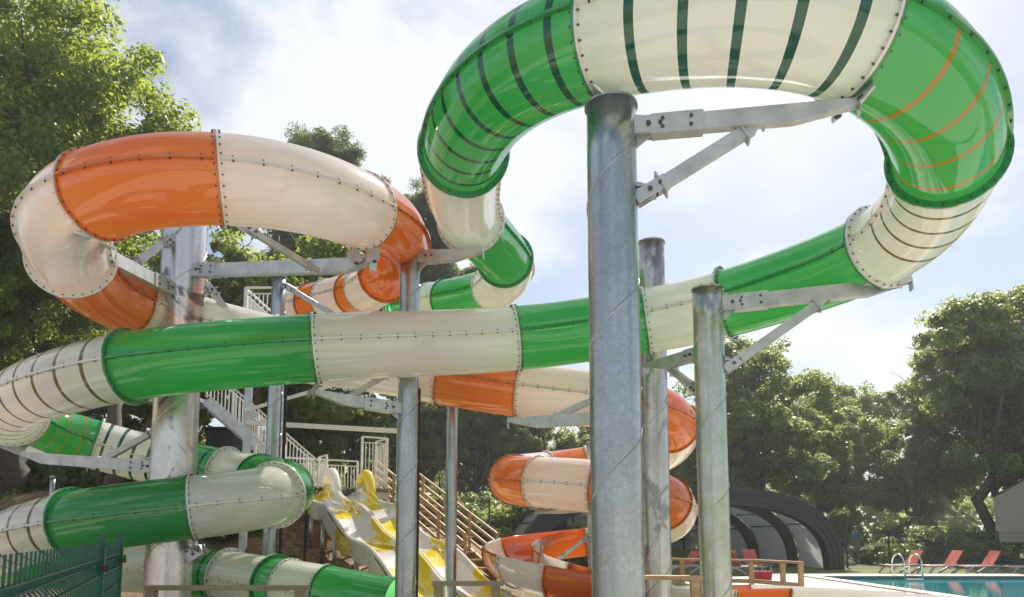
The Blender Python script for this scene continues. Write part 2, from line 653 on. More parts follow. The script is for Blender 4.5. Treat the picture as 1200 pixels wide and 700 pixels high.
def tube_section(path, u0, u1, mat, root, label, ring=None, nring=0, fl0=True, fl1=True, open_arc=None, rw=0.055, ringspan=(0.06, 0.94), f0=FS, f1=FS):
    """one bolted section: shell, two end flanges, seam flanges"""
    L = u1 - u0
    n = max(4, int(L / 0.10))
    us = [u0 + L * i / n for i in range(n + 1)]
    marks = []
    if nring:
        for k in range(nring):
            c = u0 + L * (ringspan[0] + (ringspan[1] - ringspan[0]) * (k + 0.5) / nring)
            marks.append((c - rw / 2, c + rw / 2))
        us = [u for u in us if all(not (a - 0.02 < u < b + 0.02) for a, b in marks)]
        for a, b in marks:
            us += [a, b]
        us = sorted(us)
    mb = MB()
    if open_arc is None:
        vs, fs, mi = [], [], []
        for u in us:
            c, t, sdv, up = path.frame(u)
            for k in range(NR):
                a = 2 * PI * k / NR
                vs.append(c + sdv * (RAD * math.cos(a)) + up * (RAD * math.sin(a)))
        for i in range(len(us) - 1):
            mid = (us[i] + us[i + 1]) / 2
            m = 1 if any(a < mid < b for a, b in marks) else 0
            for k in range(NR):
                k2 = (k + 1) % NR
                mb.f.append((i * NR + k, i * NR + k2, (i + 1) * NR + k2, (i + 1) * NR + k))
                mb.m.append(m)
        mb.v = [tuple(v) for v in vs]
    else:
        K = 30
        prof = []
        for k in range(K + 1):
            a = -PI / 2 - open_arc + 2 * open_arc * k / K
            prof.append((RAD * math.cos(a), RAD * math.sin(a)))
        inner = [(x * (RAD - 0.03) / RAD, y * (RAD - 0.03) / RAD) for x, y in prof[::-1]]
        prof = prof + inner
        q = len(prof)
        for u in us:
            c, t, sdv, up = path.frame(u)
            mb.v += [tuple(c + sdv * x + up * y) for x, y in prof]
        for i in range(len(us) - 1):
            for k in range(q):
                k2 = (k + 1) % q
                mb.f.append((i * q + k, i * q + k2, (i + 1) * q + k2, (i + 1) * q + k))
                mb.m.append(0)
        mb.f.append(tuple(range(q)))
        mb.m.append(0)
        e = (len(us) - 1) * q
        mb.f.append(tuple(e + k for k in range(q - 1, -1, -1)))
        mb.m.append(0)
    sec = mb.build('tube_section' if open_arc is None else 'flume_section', [mat, ring or mat], root, smooth=True)
    sec['label'] = label
    # end flanges
    for u, sgn, on, fr in ((u0, 1, fl0, f0), (u1, -1, fl1, f1)):
        if not on:
            continue
        fb = MB()
        c, t, sdv, up = path.frame(u)
        th = 0.028
        gap = 0.0015
        N = 56
        if open_arc is None:
            an = [2 * PI * k / N for k in range(N)]
            closed = True
        else:
            an = [-PI / 2 - open_arc + 2 * open_arc * k / N for k in range(N + 1)]
            closed = False
        vs = []
        for a in an:
            dv = sdv * math.cos(a) + up * math.sin(a)
            for r, w in ((RAD - 0.002, gap), (fr, gap), (fr, th), (RAD - 0.002, th)):
                vs.append(c + dv * r + t * (sgn * w))
        fs = []
        M_ = len(an)
        for k in range(M_ if closed else M_ - 1):
            k2 = (k + 1) % M_
            for j in range(4):
                j2 = (j + 1) % 4
                f = (k * 4 + j, k * 4 + j2, k2 * 4 + j2, k2 * 4 + j)
                fs.append(f)
        if not closed:
            fs += [(0, 1, 2, 3), tuple((M_ - 1) * 4 + j for j in (3, 2, 1, 0))]
        fb.add(vs, fs)
        nb = 28
        for k in range(nb):
            a = 2 * PI * (k + 0.5) / nb
            if open_arc is not None and abs(((a + PI / 2 + PI) % (2 * PI)) - PI) > open_arc:
                continue
            dv = sdv * math.cos(a) + up * math.sin(a)
            tv = t.cross(dv)
            q = c + dv * (RAD + (fr - RAD) * 0.58) + t * (sgn * (th + 0.008))
            hx = [q + dv * (0.0095 * math.cos(PI * j / 3)) + tv * (0.0095 * math.sin(PI * j / 3)) - t * (sgn * 0.012) for j in range(6)]
            fb.prism(hx, t * (sgn * 0.024), 1)
        fb.build('flange', [RIM[mat.name], BOLT], sec)
    # seam flanges at mid height on both sides
    if open_arc is None:
        for side in (0, 1):
            sb = MB()
            vs = []
            uu = [u0 + 0.027] + [u for u in us if u0 + 0.05 < u < u1 - 0.05] + [u1 - 0.027]
            for u in uu:
                c, t, sdv, up = path.frame(u)
                e = sdv if side == 0 else -sdv
                for r, z in ((RAD - 0.004, 0.016), (RAD + 0.048, 0.014), (RAD + 0.048, -0.014), (RAD - 0.004, -0.016)):
                    vs.append(c + e * r + up * z)
            fs = []
            for i in range(len(uu) - 1):
                for j in range(4):
                    j2 = (j + 1) % 4
                    fs.append((i * 4 + j, i * 4 + j2, (i + 1) * 4 + j2, (i + 1) * 4 + j))
            fs += [(0, 1, 2, 3), tuple((len(uu) - 1) * 4 + j for j in (3, 2, 1, 0))]
            sb.add(vs, fs)
            nb = max(2, int((u1 - u0) / 0.24))
            for k in range(nb):
                u = u0 + (u1 - u0) * (k + 0.5) / nb
                c, t, sdv, up = path.frame(u)
                e = sdv if side == 0 else -sdv
                sb.tube([c + e * (RAD + 0.026) - up * 0.034, c + e * (RAD + 0.026) + up * 0.034], 0.010, 6, 1)
            sb.build('seam_flange', [RIM[mat.name], BOLT], sec)
    return sec


def make_slide(root, ctrl, sections, wide=()):
    path = Path(ctrl)
    for i, sct in enumerate(sections):
        a, b, mat, lab = sct[:4]
        kw = sct[4] if len(sct) > 4 else {}
        u0, u1 = path.js[a], min(path.js[b], path.len)
        kw = dict(kw, f0=FL if a in wide else FS, f1=FL if b in wide else FS)
        tube_section(path, u0, u1, mat, root, lab, **kw)
    return path


gs = thing('water_slide', 'green and cream enclosed tube slide looping high overhead, then spiralling down at the left', 'water slide')
GC = [
    H(468, 363, 5.95), H(506, 355, 5.85), H(523, 352, 5.78), H(556, 346, 5.66), H(578, 339, 5.56),
    H(597, 325, 5.46), H(593, 304, 5.38),                    # 6 joint white->green
    H(572, 280, 5.26), H(549, 258, 5.14),                    # 8 joint green->white
    H(541, 218, 4.9), H(542, 178, 4.68),                     # 10 joint white->green
    H(560, 128, 4.56), H(620, 73, 4.46), H(702, 44, 4.38),   # 13 joint
    H(780, 27, 4.31), H(870, 19, 4.23), H(950, 22, 4.15), H(1012, 38, 4.07),   # 17 joint
    H(1085, 92, 3.95), H(1114, 182, 3.83),                   # 19 joint
    H(1095, 237, 3.76), H(1038, 291, 3.66),                  # 21 joint
    H(935, 330, 3.54), H(852, 357, 3.43),                    # 23 joint
    H(757, 377, 3.29),                                       # 24 joint
    H(680, 388, 3.17), H(604, 398, 3.04),                    # 26 joint
    H(490, 403, 2.87), H(370, 408, 2.71),                    # 28 joint
    H(255, 417, 2.57), H(150, 429, 2.43),                    # 30 joint
    P(78, 446, 11.0), P(20, 468, 11.9), P(12, 487, 13.1),    # 33 joint
    P(48, 504, 14.2), P(112, 521, 14.9),                     # 35 joint
    P(165, 536, 15.1), P(216, 546, 15.1),                    # 37 joint
    P(266, 556, 14.9),                                       # 38 joint
    P(306, 563, 14.3),                                       # 39 joint
    P(336, 570, 13.3), P(331, 580, 12.2),                    # 41 joint
    P(288, 587, 11.6), P(226, 595, 11.4),                    # 43 joint
    P(150, 603, 11.2), P(84, 613, 11.25),                    # 45 joint
    P(25, 628, 11.9), P(-10, 648, 13.2),                     # 47 joint
    P(30, 660, 14.6), P(100, 664, 15.1),                     # 49 joint
    P(190, 667, 15.0),                                       # 50 joint
    P(268, 675, 14.5),                                       # 51 joint
    P(322, 685, 13.7),                                       # 52 joint
    P(336, 687, 13.45),                                      # 53 joint
    P(380, 695, 13.1),                                       # 54 joint
    P(420, 703, 12.9), P(462, 711, 12.75),
]
gl, cl = 'green tube section', 'cream tube section'
path_g = make_slide(gs, GC, [
    (0, 1, GREEN, gl), (1, 2, CREAM, cl), (2, 4, GREEN, gl), (4, 6, CREAM, cl), (6, 8, GREEN, gl), (8, 10, CREAM, cl),
    (10, 13, GREEN, 'green tube section with dark green rings', dict(ring=DKGREEN, nring=8, rw=0.07, ringspan=(0.02, 0.98))),
    (13, 17, CREAM, 'cream tube section with dark green rings', dict(ring=DKGREEN, nring=5, rw=0.075, ringspan=(0.1, 0.98))),
    (17, 19, GREEN, 'green tube section with orange rings', dict(ring=ORING, nring=4, rw=0.05, ringspan=(0.12, 0.98))),
    (19, 21, CREAM, 'cream tube section with olive rings', dict(ring=OLIVE, nring=4, rw=0.05, ringspan=(0.1, 0.78))),
    (21, 23, GREEN, gl), (23, 24, CREAM, cl), (24, 26, GREEN, gl), (26, 28, CREAM, cl), (28, 30, GREEN, gl),
    (30, 33, CREAM, 'cream tube section with olive rings', dict(ring=OLIVE, nring=9, rw=0.06, ringspan=(0.03, 0.97))),
    (33, 35, GREEN, 'green tube section with orange rings', dict(ring=ORING, nring=4, rw=0.05)),
    (35, 37, CREAM, 'cream tube section with dark green rings', dict(ring=DKGREEN, nring=5, rw=0.075, ringspan=(0.02, 0.98))),
    (37, 38, GREEN, 'green tube section with dark green rings', dict(ring=DKGREEN, nring=2, rw=0.075)),
    (38, 39, CREAM, cl), (39, 41, GREEN, gl), (41, 43, CREAM, cl), (43, 45, GREEN, gl),
    (45, 47, CREAM, 'cream tube section with olive rings', dict(ring=OLIVE, nring=7, rw=0.06, ringspan=(0.03, 0.97))),
    (47, 49, GREEN, gl), (49, 50, CREAM, cl),
    (50, 51, GREEN, 'green tube section with dark green rings', dict(ring=DKGREEN, nring=4, rw=0.08)),
    (51, 52, CREAM, cl), (52, 53, GREEN, gl),
    (53, 54, CREAM, cl),
    (54, 56, GREEN, gl),
], (6, 8, 10, 19, 21, 23, 30, 33, 35, 38, 41, 45, 51, 52))

os_ = thing('water_slide', 'orange and cream tube slide bending round at upper left, then spiralling down at the right', 'water slide')
OC = [
    H(344, 363, 5.72), H(366, 357, 5.66),                    # 1
    H(386, 352, 5.60),                                       # 2
    H(417, 345, 5.49),                                       # 3
    H(430, 340, 5.43),                                       # 4
    H(452, 323, 5.31),                                       # 5
    H(468, 299, 5.12), H(460, 268, 4.72), H(424, 247, 4.40),  # 8
    H(383, 231, 4.19), H(325, 215, 4.08), H(258, 208, 4.01),  # 11
    H(175, 211, 3.93), H(110, 227, 3.87),                    # 13
    H(75, 250, 3.83), H(69, 277, 3.80), H(82, 303, 3.77),    # 16
    H(105, 332, 3.73), H(152, 357, 3.7),                     # 18
    H(215, 377, 3.64), H(320, 403, 3.38),                    # 20
    H(430, 426, 3.08), H(515, 442, 2.84),                    # 22
    H(610, 457, 2.57),                                       # 23
    H(715, 470, 2.31),                                       # 24
    P(765, 480, 12.8), P(790, 499, 13.6),                    # 26
    P(782, 521, 14.8), P(745, 538, 15.9),                    # 28
    P(690, 550, 16.4),                                       # 29
    P(640, 556, 16.2),                                       # 30
    P(605, 560, 15.6), P(594, 562, 15.0),                    # 32
    P(606, 564, 14.5), P(628, 565, 14.2),                    # 34
    P(700, 570, 13.6),                                       # 35
    P(755, 577, 13.2), P(787, 590, 13.6),                    # 37
    P(785, 607, 14.6), P(745, 619, 15.7),                    # 39
    P(686, 625, 16.2),                                       # 40
    P(640, 631, 16.0), P(606, 637, 15.4),                    # 42
    P(592, 647, 14.3), P(605, 657, 13.4),                    # 44
    P(650, 668, 12.8),                                       # 45
    P(705, 680, 12.5), P(760, 689, 12.5),                    # 47
    P(840, 690, 13.0),                                       # 48
    P(902, 688, 13.6), P(990, 692, 14.5), P(1086, 697, 15.5),
]
ol = 'orange tube section'
OA = dict(open_arc=R(103))
path_o = make_slide(os_, OC, [
    (0, 1, CREAM, cl), (1, 2, ORANGE, ol), (2, 3, CREAM, cl), (3, 4, ORANGE, ol), (4, 5, CREAM, cl), (5, 8, ORANGE, ol),
    (8, 11, CREAM, cl), (11, 13, ORANGE, ol), (13, 16, CREAM, cl), (16, 18, ORANGE, ol), (18, 20, CREAM, cl), (20, 22, CREAM, cl),
    (22, 23, ORANGE, ol), (23, 24, CREAM, cl), (24, 26, ORANGE, ol), (26, 28, CREAM, cl), (28, 29, CREAM, cl), (29, 30, ORANGE, ol),
    (30, 32, CREAM, cl), (32, 34, ORANGE, ol), (34, 35, CREAM, cl), (35, 37, ORANGE, ol), (37, 39, CREAM, cl),
    (39, 40, CREAM, 'cream open flume section', OA), (40, 42, ORANGE, 'orange open flume section', OA),
    (42, 43, CREAM, 'cream open flume section', OA), (43, 44, ORANGE, 'orange open flume section', OA),
    (44, 45, CREAM, 'cream open flume section', OA), (45, 47, ORANGE, 'orange open flume section', OA),
    (47, 48, CREAM, 'cream open run-out flume', dict(open_arc=R(92))), (48, 49, ORANGE, 'orange open run-out flume', dict(open_arc=R(92))),
    (49, 51, CREAM, 'cream open run-out flume', dict(open_arc=R(92))),
], (5, 16))


# ------------------------------------------------------------------ support poles
def pole(label, px, py, d, diam, mat=STEEL, name='support_pole', weld=True, cap=True, sink=0.0):
    top = P(px, py, d)
    base = Vector((top.x, top.y, gz(top.x, top.y) - 0.02))
    root = thing(name, label, 'support pole', base)
    r = diam / 2
    mb = MB()
    n = 40
    hh = top.z - base.z
    mb.tube([base + Vector((0, 0, hh * i / 12)) for i in range(13)], r, n)
    if weld:
        pitch = diam * 3.0
        turns = hh / pitch
        N = int(turns * 28)
        pts = [base + Vector((r * math.cos(2 * PI * i / 28), r * math.sin(2 * PI * i / 28), pitch * i / 28)) for i in range(N)]
        mb.tube(pts, 0.009, 5, caps=False)
    mb.build('shaft', mat, root, smooth=True)
    if cap:
        cb = MB()
        cb.tube([top + Vector((0, 0, 0.002)), top + Vector((0, 0, 0.022))], r + 0.018, n)
        for k in range(8):
            a = 2 * PI * k / 8
            q = top + Vector((math.cos(a) * (r - 0.03), math.sin(a) * (r - 0.03), 0.02))
            cb.tube([q, q + Vector((0, 0, 0.03))], 0.014, 6)
        cb.build('cap_plate', mat, root)
    return root, top, r


def beam_part(root, a, b, w=0.12, h=0.17, name='arm', w2=None, h2=None, mat=BEAM, clevis=True):
    a, b = Vector(a), Vector(b)
    t = (b - a).normalized()
    L = (b - a).length
    sdv = t.cross(Vector((0, 0, 1))).normalized()
    up = sdv.cross(t)
    hb = h2 if h2 else h
    k = max(0.5, 1 - 0.5 / L) if name == 'arm' else 0.93
    prof = [(0.05, -h / 2), (0.05, h / 2), (L, h / 2), (L, h / 2 - hb * 0.55), (L * k, -h / 2)]
    mb = MB()
    mb.prism([a + t * x + up * z - sdv * (w / 2) for x, z in prof], sdv * w)
    o = mb.build(name, mat, root)
    if name == 'arm' and L > 1.2:
        sm = MB()
        sm.beam(a + t * 0.02, a + t * 0.46, w + 0.03, h + 0.03)
        for q in (0.12, 0.36):
            for z in (-h * 0.25, h * 0.25):
                for s in (-1, 1):
                    c = a + t * q + up * z + sdv * (s * (w / 2 + 0.014))
                    sm.tube([c, c + sdv * (s * 0.016)], 0.017, 6, 1)
        sm.build('sleeve', [mat, BOLT], root)
    if name == 'brace':
        fm = MB()
        fm.beam(a + t * 0.10, a + t * 0.115, w * 1.9, h * 1.9)
        fm.build('splice_flange', mat, root)
        fm = MB()
        fm.beam(b - t * 0.16, b - t * 0.145, w * 1.7, h * 1.7)
        fm.build('splice_flange', mat, root)
    if clevis:
        sdv = t.cross(Vector((0, 0, 1))).normalized()
        for s in (-1, 1):
            cb = MB()
            c = a + sdv * (s * (w / 2 + 0.010))
            cb.beam(c - t * 0.14, c + t * 0.16, 0.016, h * 1.05)
            for f in (0.0, 0.1):
                cb.tube([c + t * f, c + t * f + sdv * (s * 0.03)], 0.022 - 0.05 * f, 6, 1)
            cb.build('bracket', [mat, BOLT], root)
        cb = MB()
        cb.beam(b, b + t * 0.012, w * 1.06, (h2 or h) * 1.25)
        cb.build('end_plate', mat, root)
    return o


def on_pole(top, r, z_py, px_target):
    """point on the pole's surface at the photo height z_py facing px_target"""
    # height from image row at the pole's depth
    d = (top - Vector((0, 0, EYE))).dot(FW)
    z = P(600, z_py, d).z
    s = 1 if px_target > 0 else -1
    return Vector((top.x, top.y, z)), s


def side_pt(top, r, py, toward):
    """point on the shaft's surface at photo row py in the horizontal direction of a world point"""
    dxy = Vector((toward[0] - top.x, toward[1] - top.y, 0)).normalized()
    d = (top - Vector((0, 0, EYE))).dot(FW)
    z = P(600, py, d).z
    return Vector((top.x, top.y, z)) + dxy * (r + 0.11)


def arm_to(root, top, r, py, target, w=0.12, h=0.17, w2=None, h2=None, name='arm'):
    a = side_pt(top, r, py, target)
    lug = MB()
    dxy = Vector((target[0] - top.x, target[1] - top.y, 0)).normalized()
    sv = Vector((-dxy.y, dxy.x, 0))
    for k in (-1, 1):
        c = a + Vector((0, 0, k * h * 0.42))
        lug.beam(c - dxy * 0.13, c + dxy * 0.05, w * 1.25, 0.016)
    lug.beam(a - dxy * 0.128 - Vector((0, 0, h * 0.8)), a - dxy * 0.128 + Vector((0, 0, h * 0.8)), 0.03, w * 1.4, up=dxy)
    lug.prism([a - dxy * 0.125 - Vector((0, 0, h * 0.42)) - sv * 0.008, a - dxy * 0.125 - Vector((0, 0, h * 1.25)) - sv * 0.008, a + dxy * 0.04 - Vector((0, 0, h * 0.42)) - sv * 0.008], sv * 0.016)
    lug.prism([a - dxy * 0.125 + Vector((0, 0, h * 0.42)) - sv * 0.008, a - dxy * 0.125 + Vector((0, 0, h * 0.95)) - sv * 0.008, a + dxy * 0.04 + Vector((0, 0, h * 0.42)) - sv * 0.008], sv * 0.016)
    lug.build('lug', BEAM, root)
    return beam_part(root, a, target, w, h, name, w2, h2)


def saddle(root, path, j, below=None, name='saddle', spread=0.5):
    """two plates that carry a tube flange from a point underneath"""
    c, t, sdv, up = path.frame(path.js[j])
    q = Vector(below) if below is not None else c - Vector((0, 0, FL + 0.12))
    for s in (-1, 1):
        mb = MB()
        a = s * spread
        top = c - up * (math.cos(a) * (FL - 0.02)) + sdv * (math.sin(a) * (FL - 0.02))
        bt = q + sdv * (s * 0.11)
        mb.beam(top + t * 0.045, bt + t * 0.045, 0.02, 0.17, 0, up=sdv)
        mb.tube([bt + t * 0.045, bt + t * 0.045 + sdv * (s * 0.05)], 0.022, 6, 1)
        mb.build(name, [BEAM, BOLT], root)


# 1 tall pole in the middle
r1, t1, rr1 = pole('thick tall steel pole in the centre foreground, nearest to the camera, carrying the top loop', 716, 128, 6.45, 0.435, STEEL)
saddle(r1, path_g, 13, t1 + Vector((-0.05, 0, 0.05)), spread=0.35)
tgt = P(1006, 128, 5.95)
arm_to(r1, t1, rr1, 157, tgt, 0.10, 0.15, 0.10, 0.09)
saddle(r1, path_g, 17, P(990, 124, 5.95), spread=0.35)
arm_to(r1, t1, rr1, 234, P(890, 145, 6.17), 0.08, 0.11, name='brace')

# 2 pole behind it
r2, t2, rr2 = pole('brown stained steel pole just right of and behind the thick central pole', 763, 286, 12.35, 0.44, STEEL_BR)
tgt = P(596, 497, 12.6)
arm_to(r2, t2, rr2, 490, tgt, 0.12, 0.2, 0.12, 0.13)
arm_to(r2, t2, rr2, 448, P(643, 493, 12.5), 0.07, 0.10, name='brace')
saddle(r2, path_o, 23, P(606, 492, 12.7), spread=0.12)

# 3 right pole
r3, t3, rr3 = pole('mossy grey steel pole at the right, holding the tube under the far right bend', 829, 341, 9.75, 0.40, STEEL_MO)
tgt = P(1067, 334, 9.3)
arm_to(r3, t3, rr3, 358, tgt, 0.12, 0.19, 0.12, 0.12)
saddle(r3, path_g, 21, P(1045, 333, 9.3), spread=0.45)
arm_to(r3, t3, rr3, 430, P(968, 350, 9.45), 0.09, 0.12, name='brace')
tgt = P(757, 433, 11.0)
arm_to(r3, t3, rr3, 412, tgt, 0.11, 0.17, 0.11, 0.1)
saddle(r3, path_g, 24, P(764, 428, 11.1), spread=0.1)
arm_to(r3, t3, rr3, 455, P(785, 432, 10.7), 0.07, 0.09, name='brace')

# 4 slim pole mid left
r4, t4, rr4 = pole('slim shiny steel pole left of centre, standing in front of the yellow racing slide', 481, 291, 11.75, 0.315, STEEL)
lugm = MB()
lugm.box(t4 + Vector((0, 0, 0.06)), 0.02, 0.12, 0.14)
lugm.build('lifting_eye', STEEL, r4)
tgt = P(566, 298, 11.6)
arm_to(r4, t4, rr4, 303, tgt, 0.12, 0.19, 0.12, 0.12)
saddle(r4, path_g, 8, P(545, 296, 11.8), spread=0.3)
tgt = P(362, 462, 10.75)
arm_to(r4, t4, rr4, 483, tgt, 0.12, 0.16, 0.12, 0.08)
saddle(r4, path_g, 28, P(372, 461, 10.8), spread=0.12)
arm_to(r4, t4, rr4, 440, P(408, 466, 11.3), 0.06, 0.09, name='brace')

# 5 large left pole
r5, t5, rr5 = pole('very thick stained steel pole at the left carrying the orange bend', 219, 225, 12.3, 0.70, STEEL_ST)
tgt = P(100, 287, 9.6)
arm_to(r5, t5, rr5, 352, tgt, 0.12, 0.19, 0.12, 0.14)
saddle(r5, path_o, 13, P(102, 283, 9.3), spread=0.3)
arm_to(r5, t5, rr5, 297, P(155, 312, 10.9), 0.07, 0.1, name='brace')
tgt = P(437, 311, 9.95)
arm_to(r5, t5, rr5, 327, tgt, 0.12, 0.2, 0.12, 0.12)
saddle(r5, path_o, 8, P(430, 308, 9.95), spread=0.3)
beam_part(r5, P(290, 268, 9.6), P(372, 318, 10.3), 0.06, 0.09, 'brace')
arm_to(r5, t5, rr5, 338, P(278, 380, 12.6), 0.07, 0.1, name='brace')
arm_to(r5, t5, rr5, 352, P(148, 388, 12.2), 0.06, 0.08, name='brace')
tgt = P(28, 536, 12.9)
arm_to(r5, t5, rr5, 549, tgt, 0.12, 0.19, 0.12, 0.12)
saddle(r5, path_g, 33, P(42, 534, 12.9), spread=0.25)
arm_to(r5, t5, rr5, 508, P(112, 544, 12.6), 0.07, 0.1, name='brace')
arm_to(r5, t5, rr5, 648, P(236, 645, 11.6), 0.14, 0.16, name='arm')
saddle(r5, path_g, 43, P(232, 642, 11.6), spread=0.12)

# 6 behind, left of centre, and 7, right of slim pole
r6, t6, rr6 = pole('slim steel pole behind the big left pole, in front of the white stairs', 327, 326, 16.5, 0.31, STEEL)
arm_to(r6, t6, rr6, 338, P(396, 372, 15.0), 0.08, 0.1)
r7, t7, rr7 = pole('thin steel pole under the orange section in the middle, beside the wooden stairs', 530, 452, 14.0, 0.22, STEEL, weld=False)
r8, t8, rr8 = pole('short slim post between the stacked orange spirals', 692, 520, 14.7, 0.16, BEAM, weld=False)
arm_to(r8, t8, rr8, 598, P(628, 602, 14.6), 0.08, 0.09)
saddle(r8, path_o, 34, P(634, 598, 14.4), spread=0.3)
arm_to(r8, t8, rr8, 630, P(655, 655, 13.6), 0.05, 0.06, name='brace')
# posts under the tail of the left helix
r9, t9, rr9 = pole('short post under the back of the left spiral', 62, 560, 15.4, 0.10, STEEL, weld=False)

# black conduits
for px, py, d, lab in ((335, 452, 16.3, 'thin black post clamped beside the slim pole near the white stairs'),
                       (491, 445, 12.9, 'thin black post just right of the slim shiny pole'),
                       (359, 593, 17.5, 'thin black post left of the yellow racing slide legs')):
    top = P(px, py, d)
    z0 = gz(top.x, top.y)
    mb = MB()
    mb.tube([Vector((top.x, top.y, z0)), top], 0.036, 12)
    mb.tube([top, top + Vector((0, 0, 0.03))], 0.045, 12)
    for k in range(3):
        zc = z0 + (top.z - z0) * (0.25 + 0.25 * k)
        mb.tube([Vector((top.x, top.y, zc)), Vector((top.x, top.y, zc + 0.05))], 0.044, 12)
    tag(mb.build('thin_post', BLACK, loc=(top.x, top.y, z0)), lab, 'post')

# ------------------------------------------------------------------ twin racing slide
A0 = P(386, 588, 20.6)
A1 = P(556, 735, 13.0)
A0.z, A1.z = 2.75, 0.2
dirv = Vector((A1.x - A0.x, A1.y - A0.y, 0))
LEN = dirv.length
dirv.normalize()
crs = Vector((-dirv.y, dirv.x, 0))          # towards right/back
rs = thing('racing_slide', 'two-lane white and yellow wavy racing slide coming down from the deck', 'water slide', (A1.x, A1.y, gz(A1.x, A1.y)))


def rz_(s):
    # wave profile, s in 0..1
    if s < 0.03:
        return 2.78
    if s > 0.98:
        return 0.24
    f = (s - 0.03) / 0.95
    return 2.78 - 2.54 * f + 0.13 * math.sin(2 * PI * 2.6 * f + PI) * (1 if f < 0.9 else (1 - f) * 10)


SS = np.linspace(-0.06, 1.3, 110)
zz_ = np.array([rz_(s) for s in SS])
ker = np.exp(-0.5 * (np.arange(-6, 7) / 2.6) ** 2)
ker /= ker.sum()
zz_ = np.convolve(np.pad(zz_, 6, mode='edge'), ker, 'valid')
LW = 0.92


def lane_profile(w, hl, hr):
    """open U: outer wall, floor, wall; (offset, height) list"""
    pr = []
    pr.append((-w / 2 - 0.05, hl - 0.05))
    pr.append((-w / 2 - 0.02, hl))
    pr.append((-w / 2 + 0.03, hl - 0.01))
    pr.append((-w / 2 + 0.05, hl * 0.5))
    pr.append((-w / 2 + 0.12, 0.09))
    pr.append((-w / 2 + 0.24, 0.015))
    pr.append((0, 0))
    pr.append((w / 2 - 0.24, 0.015))
    pr.append((w / 2 - 0.12, 0.09))
    pr.append((w / 2 - 0.05, hr * 0.5))
    pr.append((w / 2 - 0.03, hr - 0.01))
    pr.append((w / 2 + 0.02, hr))
    pr.append((w / 2 + 0.05, hr - 0.05))
    return pr


for lane in range(2):
    off = (lane - 0.5) * (LW + 0.07)
    mb = MB()
    n = None
    for i, s in enumerate(SS):
        hw = 0.30 + 0.05 * math.sin(s * 2 * PI * 2.7 + 0.6)
        pr = lane_profile(LW, hw, hw)
        pr = pr + [(x * 0.985 if abs(x) > 0.3 else x, y - 0.03) for x, y in pr[::-1]]
        q = len(pr)
        c = Vector((A0.x, A0.y, 0)) + dirv * (s * LEN) + crs * off
        mb.v += [tuple(c + crs * x + Vector((0, 0, zz_[i] + y))) for x, y in pr]
    half = q // 2
    for i in range(len(SS) - 1):
        blk = int(math.floor((SS[i] + 0.06) / 0.115))
        for k in range(q):
            k2 = (k + 1) % q
            kk = k if k < half else q - 2 - k
            side = 0 if kk < 3 else (2 if kk > 8 else 1)
            yel = (int(math.floor((SS[i] + 0.06) / 0.13)) % 2 == lane and side == 1) or (int(math.floor((SS[i] + 0.11) / 0.13)) % 2 == lane and side == 2)
            if SS[i] > 1.02:
                yel = SS[i] > 1.16 and lane == 0
            mb.f.append((i * q + k, (i + 1) * q + k, (i + 1) * q + k2, i * q + k2))
            mb.m.append(1 if yel else 0)
    mb.f.append(tuple(range(q - 1, -1, -1)))
    mb.m.append(0)
    e = (len(SS) - 1) * q
    mb.f.append(tuple(e + k for k in range(q)))
    mb.m.append(0)
    mb.build('lane', [WHITEFG, YELLOW], rs, smooth=True)
    # skirt with joints under the lane: scalloped side panels
    for sgn in ((-1,) if lane == 0 else (1,)):
        for b_ in range(7):
            s0, s1 = 0.06 + b_ * 0.125, 0.06 + (b_ + 1) * 0.125 - 0.004
            sk = MB()
            N = 8
            up_, lo_ = [], []
            for k in range(N + 1):
                s = s0 + (s1 - s0) * k / N
                z = float(np.interp(s, SS, zz_))
                c = Vector((A0.x, A0.y, 0)) + dirv * (s * LEN) + crs * (off + sgn * (LW / 2 + 0.035))
                up_.append(c + Vector((0, 0, z + 0.20)))
                lo_.append(c + Vector((0, 0, z - 0.12 - 0.1 * math.sin(PI * k / N))))
            sk.prism(up_ + lo_[::-1], crs * (sgn * 0.03))
            for k in range(3):
                s = s0 + 0.008
                z = float(np.interp(s, SS, zz_))
                c = Vector((A0.x, A0.y, 0)) + dirv * (s * LEN + 0.03) + crs * (off + sgn * (LW / 2 + 0.06))
                sk.box(c + Vector((0, 0, z - 0.15 + 0.14 * k)), 0.025, 0.025, 0.025, 1)
            sk.build('side_panel', [YELLOW if b_ % 3 == (1 if lane else 0) else WHITEFG, BOLT], rs)
# legs
for s in (0.10, 0.22, 0.34, 0.52, 0.7):
    for o_f in (-1.0, 1.0):
        z = float(np.interp(s, SS, zz_))
        c = Vector((A0.x, A0.y, 0)) + dirv * (s * LEN) + crs * (o_f * 0.75)
        lg = MB()
        lg.tube([Vector((c.x, c.y, gz(c.x, c.y) - 0.05)), Vector((c.x, c.y, z - 0.06))], 0.055, 12)
        lg.build('leg', STEEL, rs, smooth=True)
# starting humps (rounded white dividers at the top)
for o_f in (-1.06, 0.0, 1.06):
    hb = MB()
    c0 = Vector((A0.x, A0.y, 2.98)) + crs * (o_f * 0.96)
    pts, rad_ = [], []
    for k in range(9):
        f = k / 8
        pts.append(c0 + dirv * (-0.35 + 1.1 * f) + Vector((0, 0, 0.42 * math.sin(PI * min(1, f * 0.9 + 0.12)) - 0.5 * max(0, f - 0.55))))
        rad_.append(0.11 + 0.05 * math.sin(PI * f))
    hb.tube(pts, 0.13, 14, radii=rad_)
    hb.build('divider', YELLOW if o_f > 0.5 else WHITEFG, rs, smooth=True)


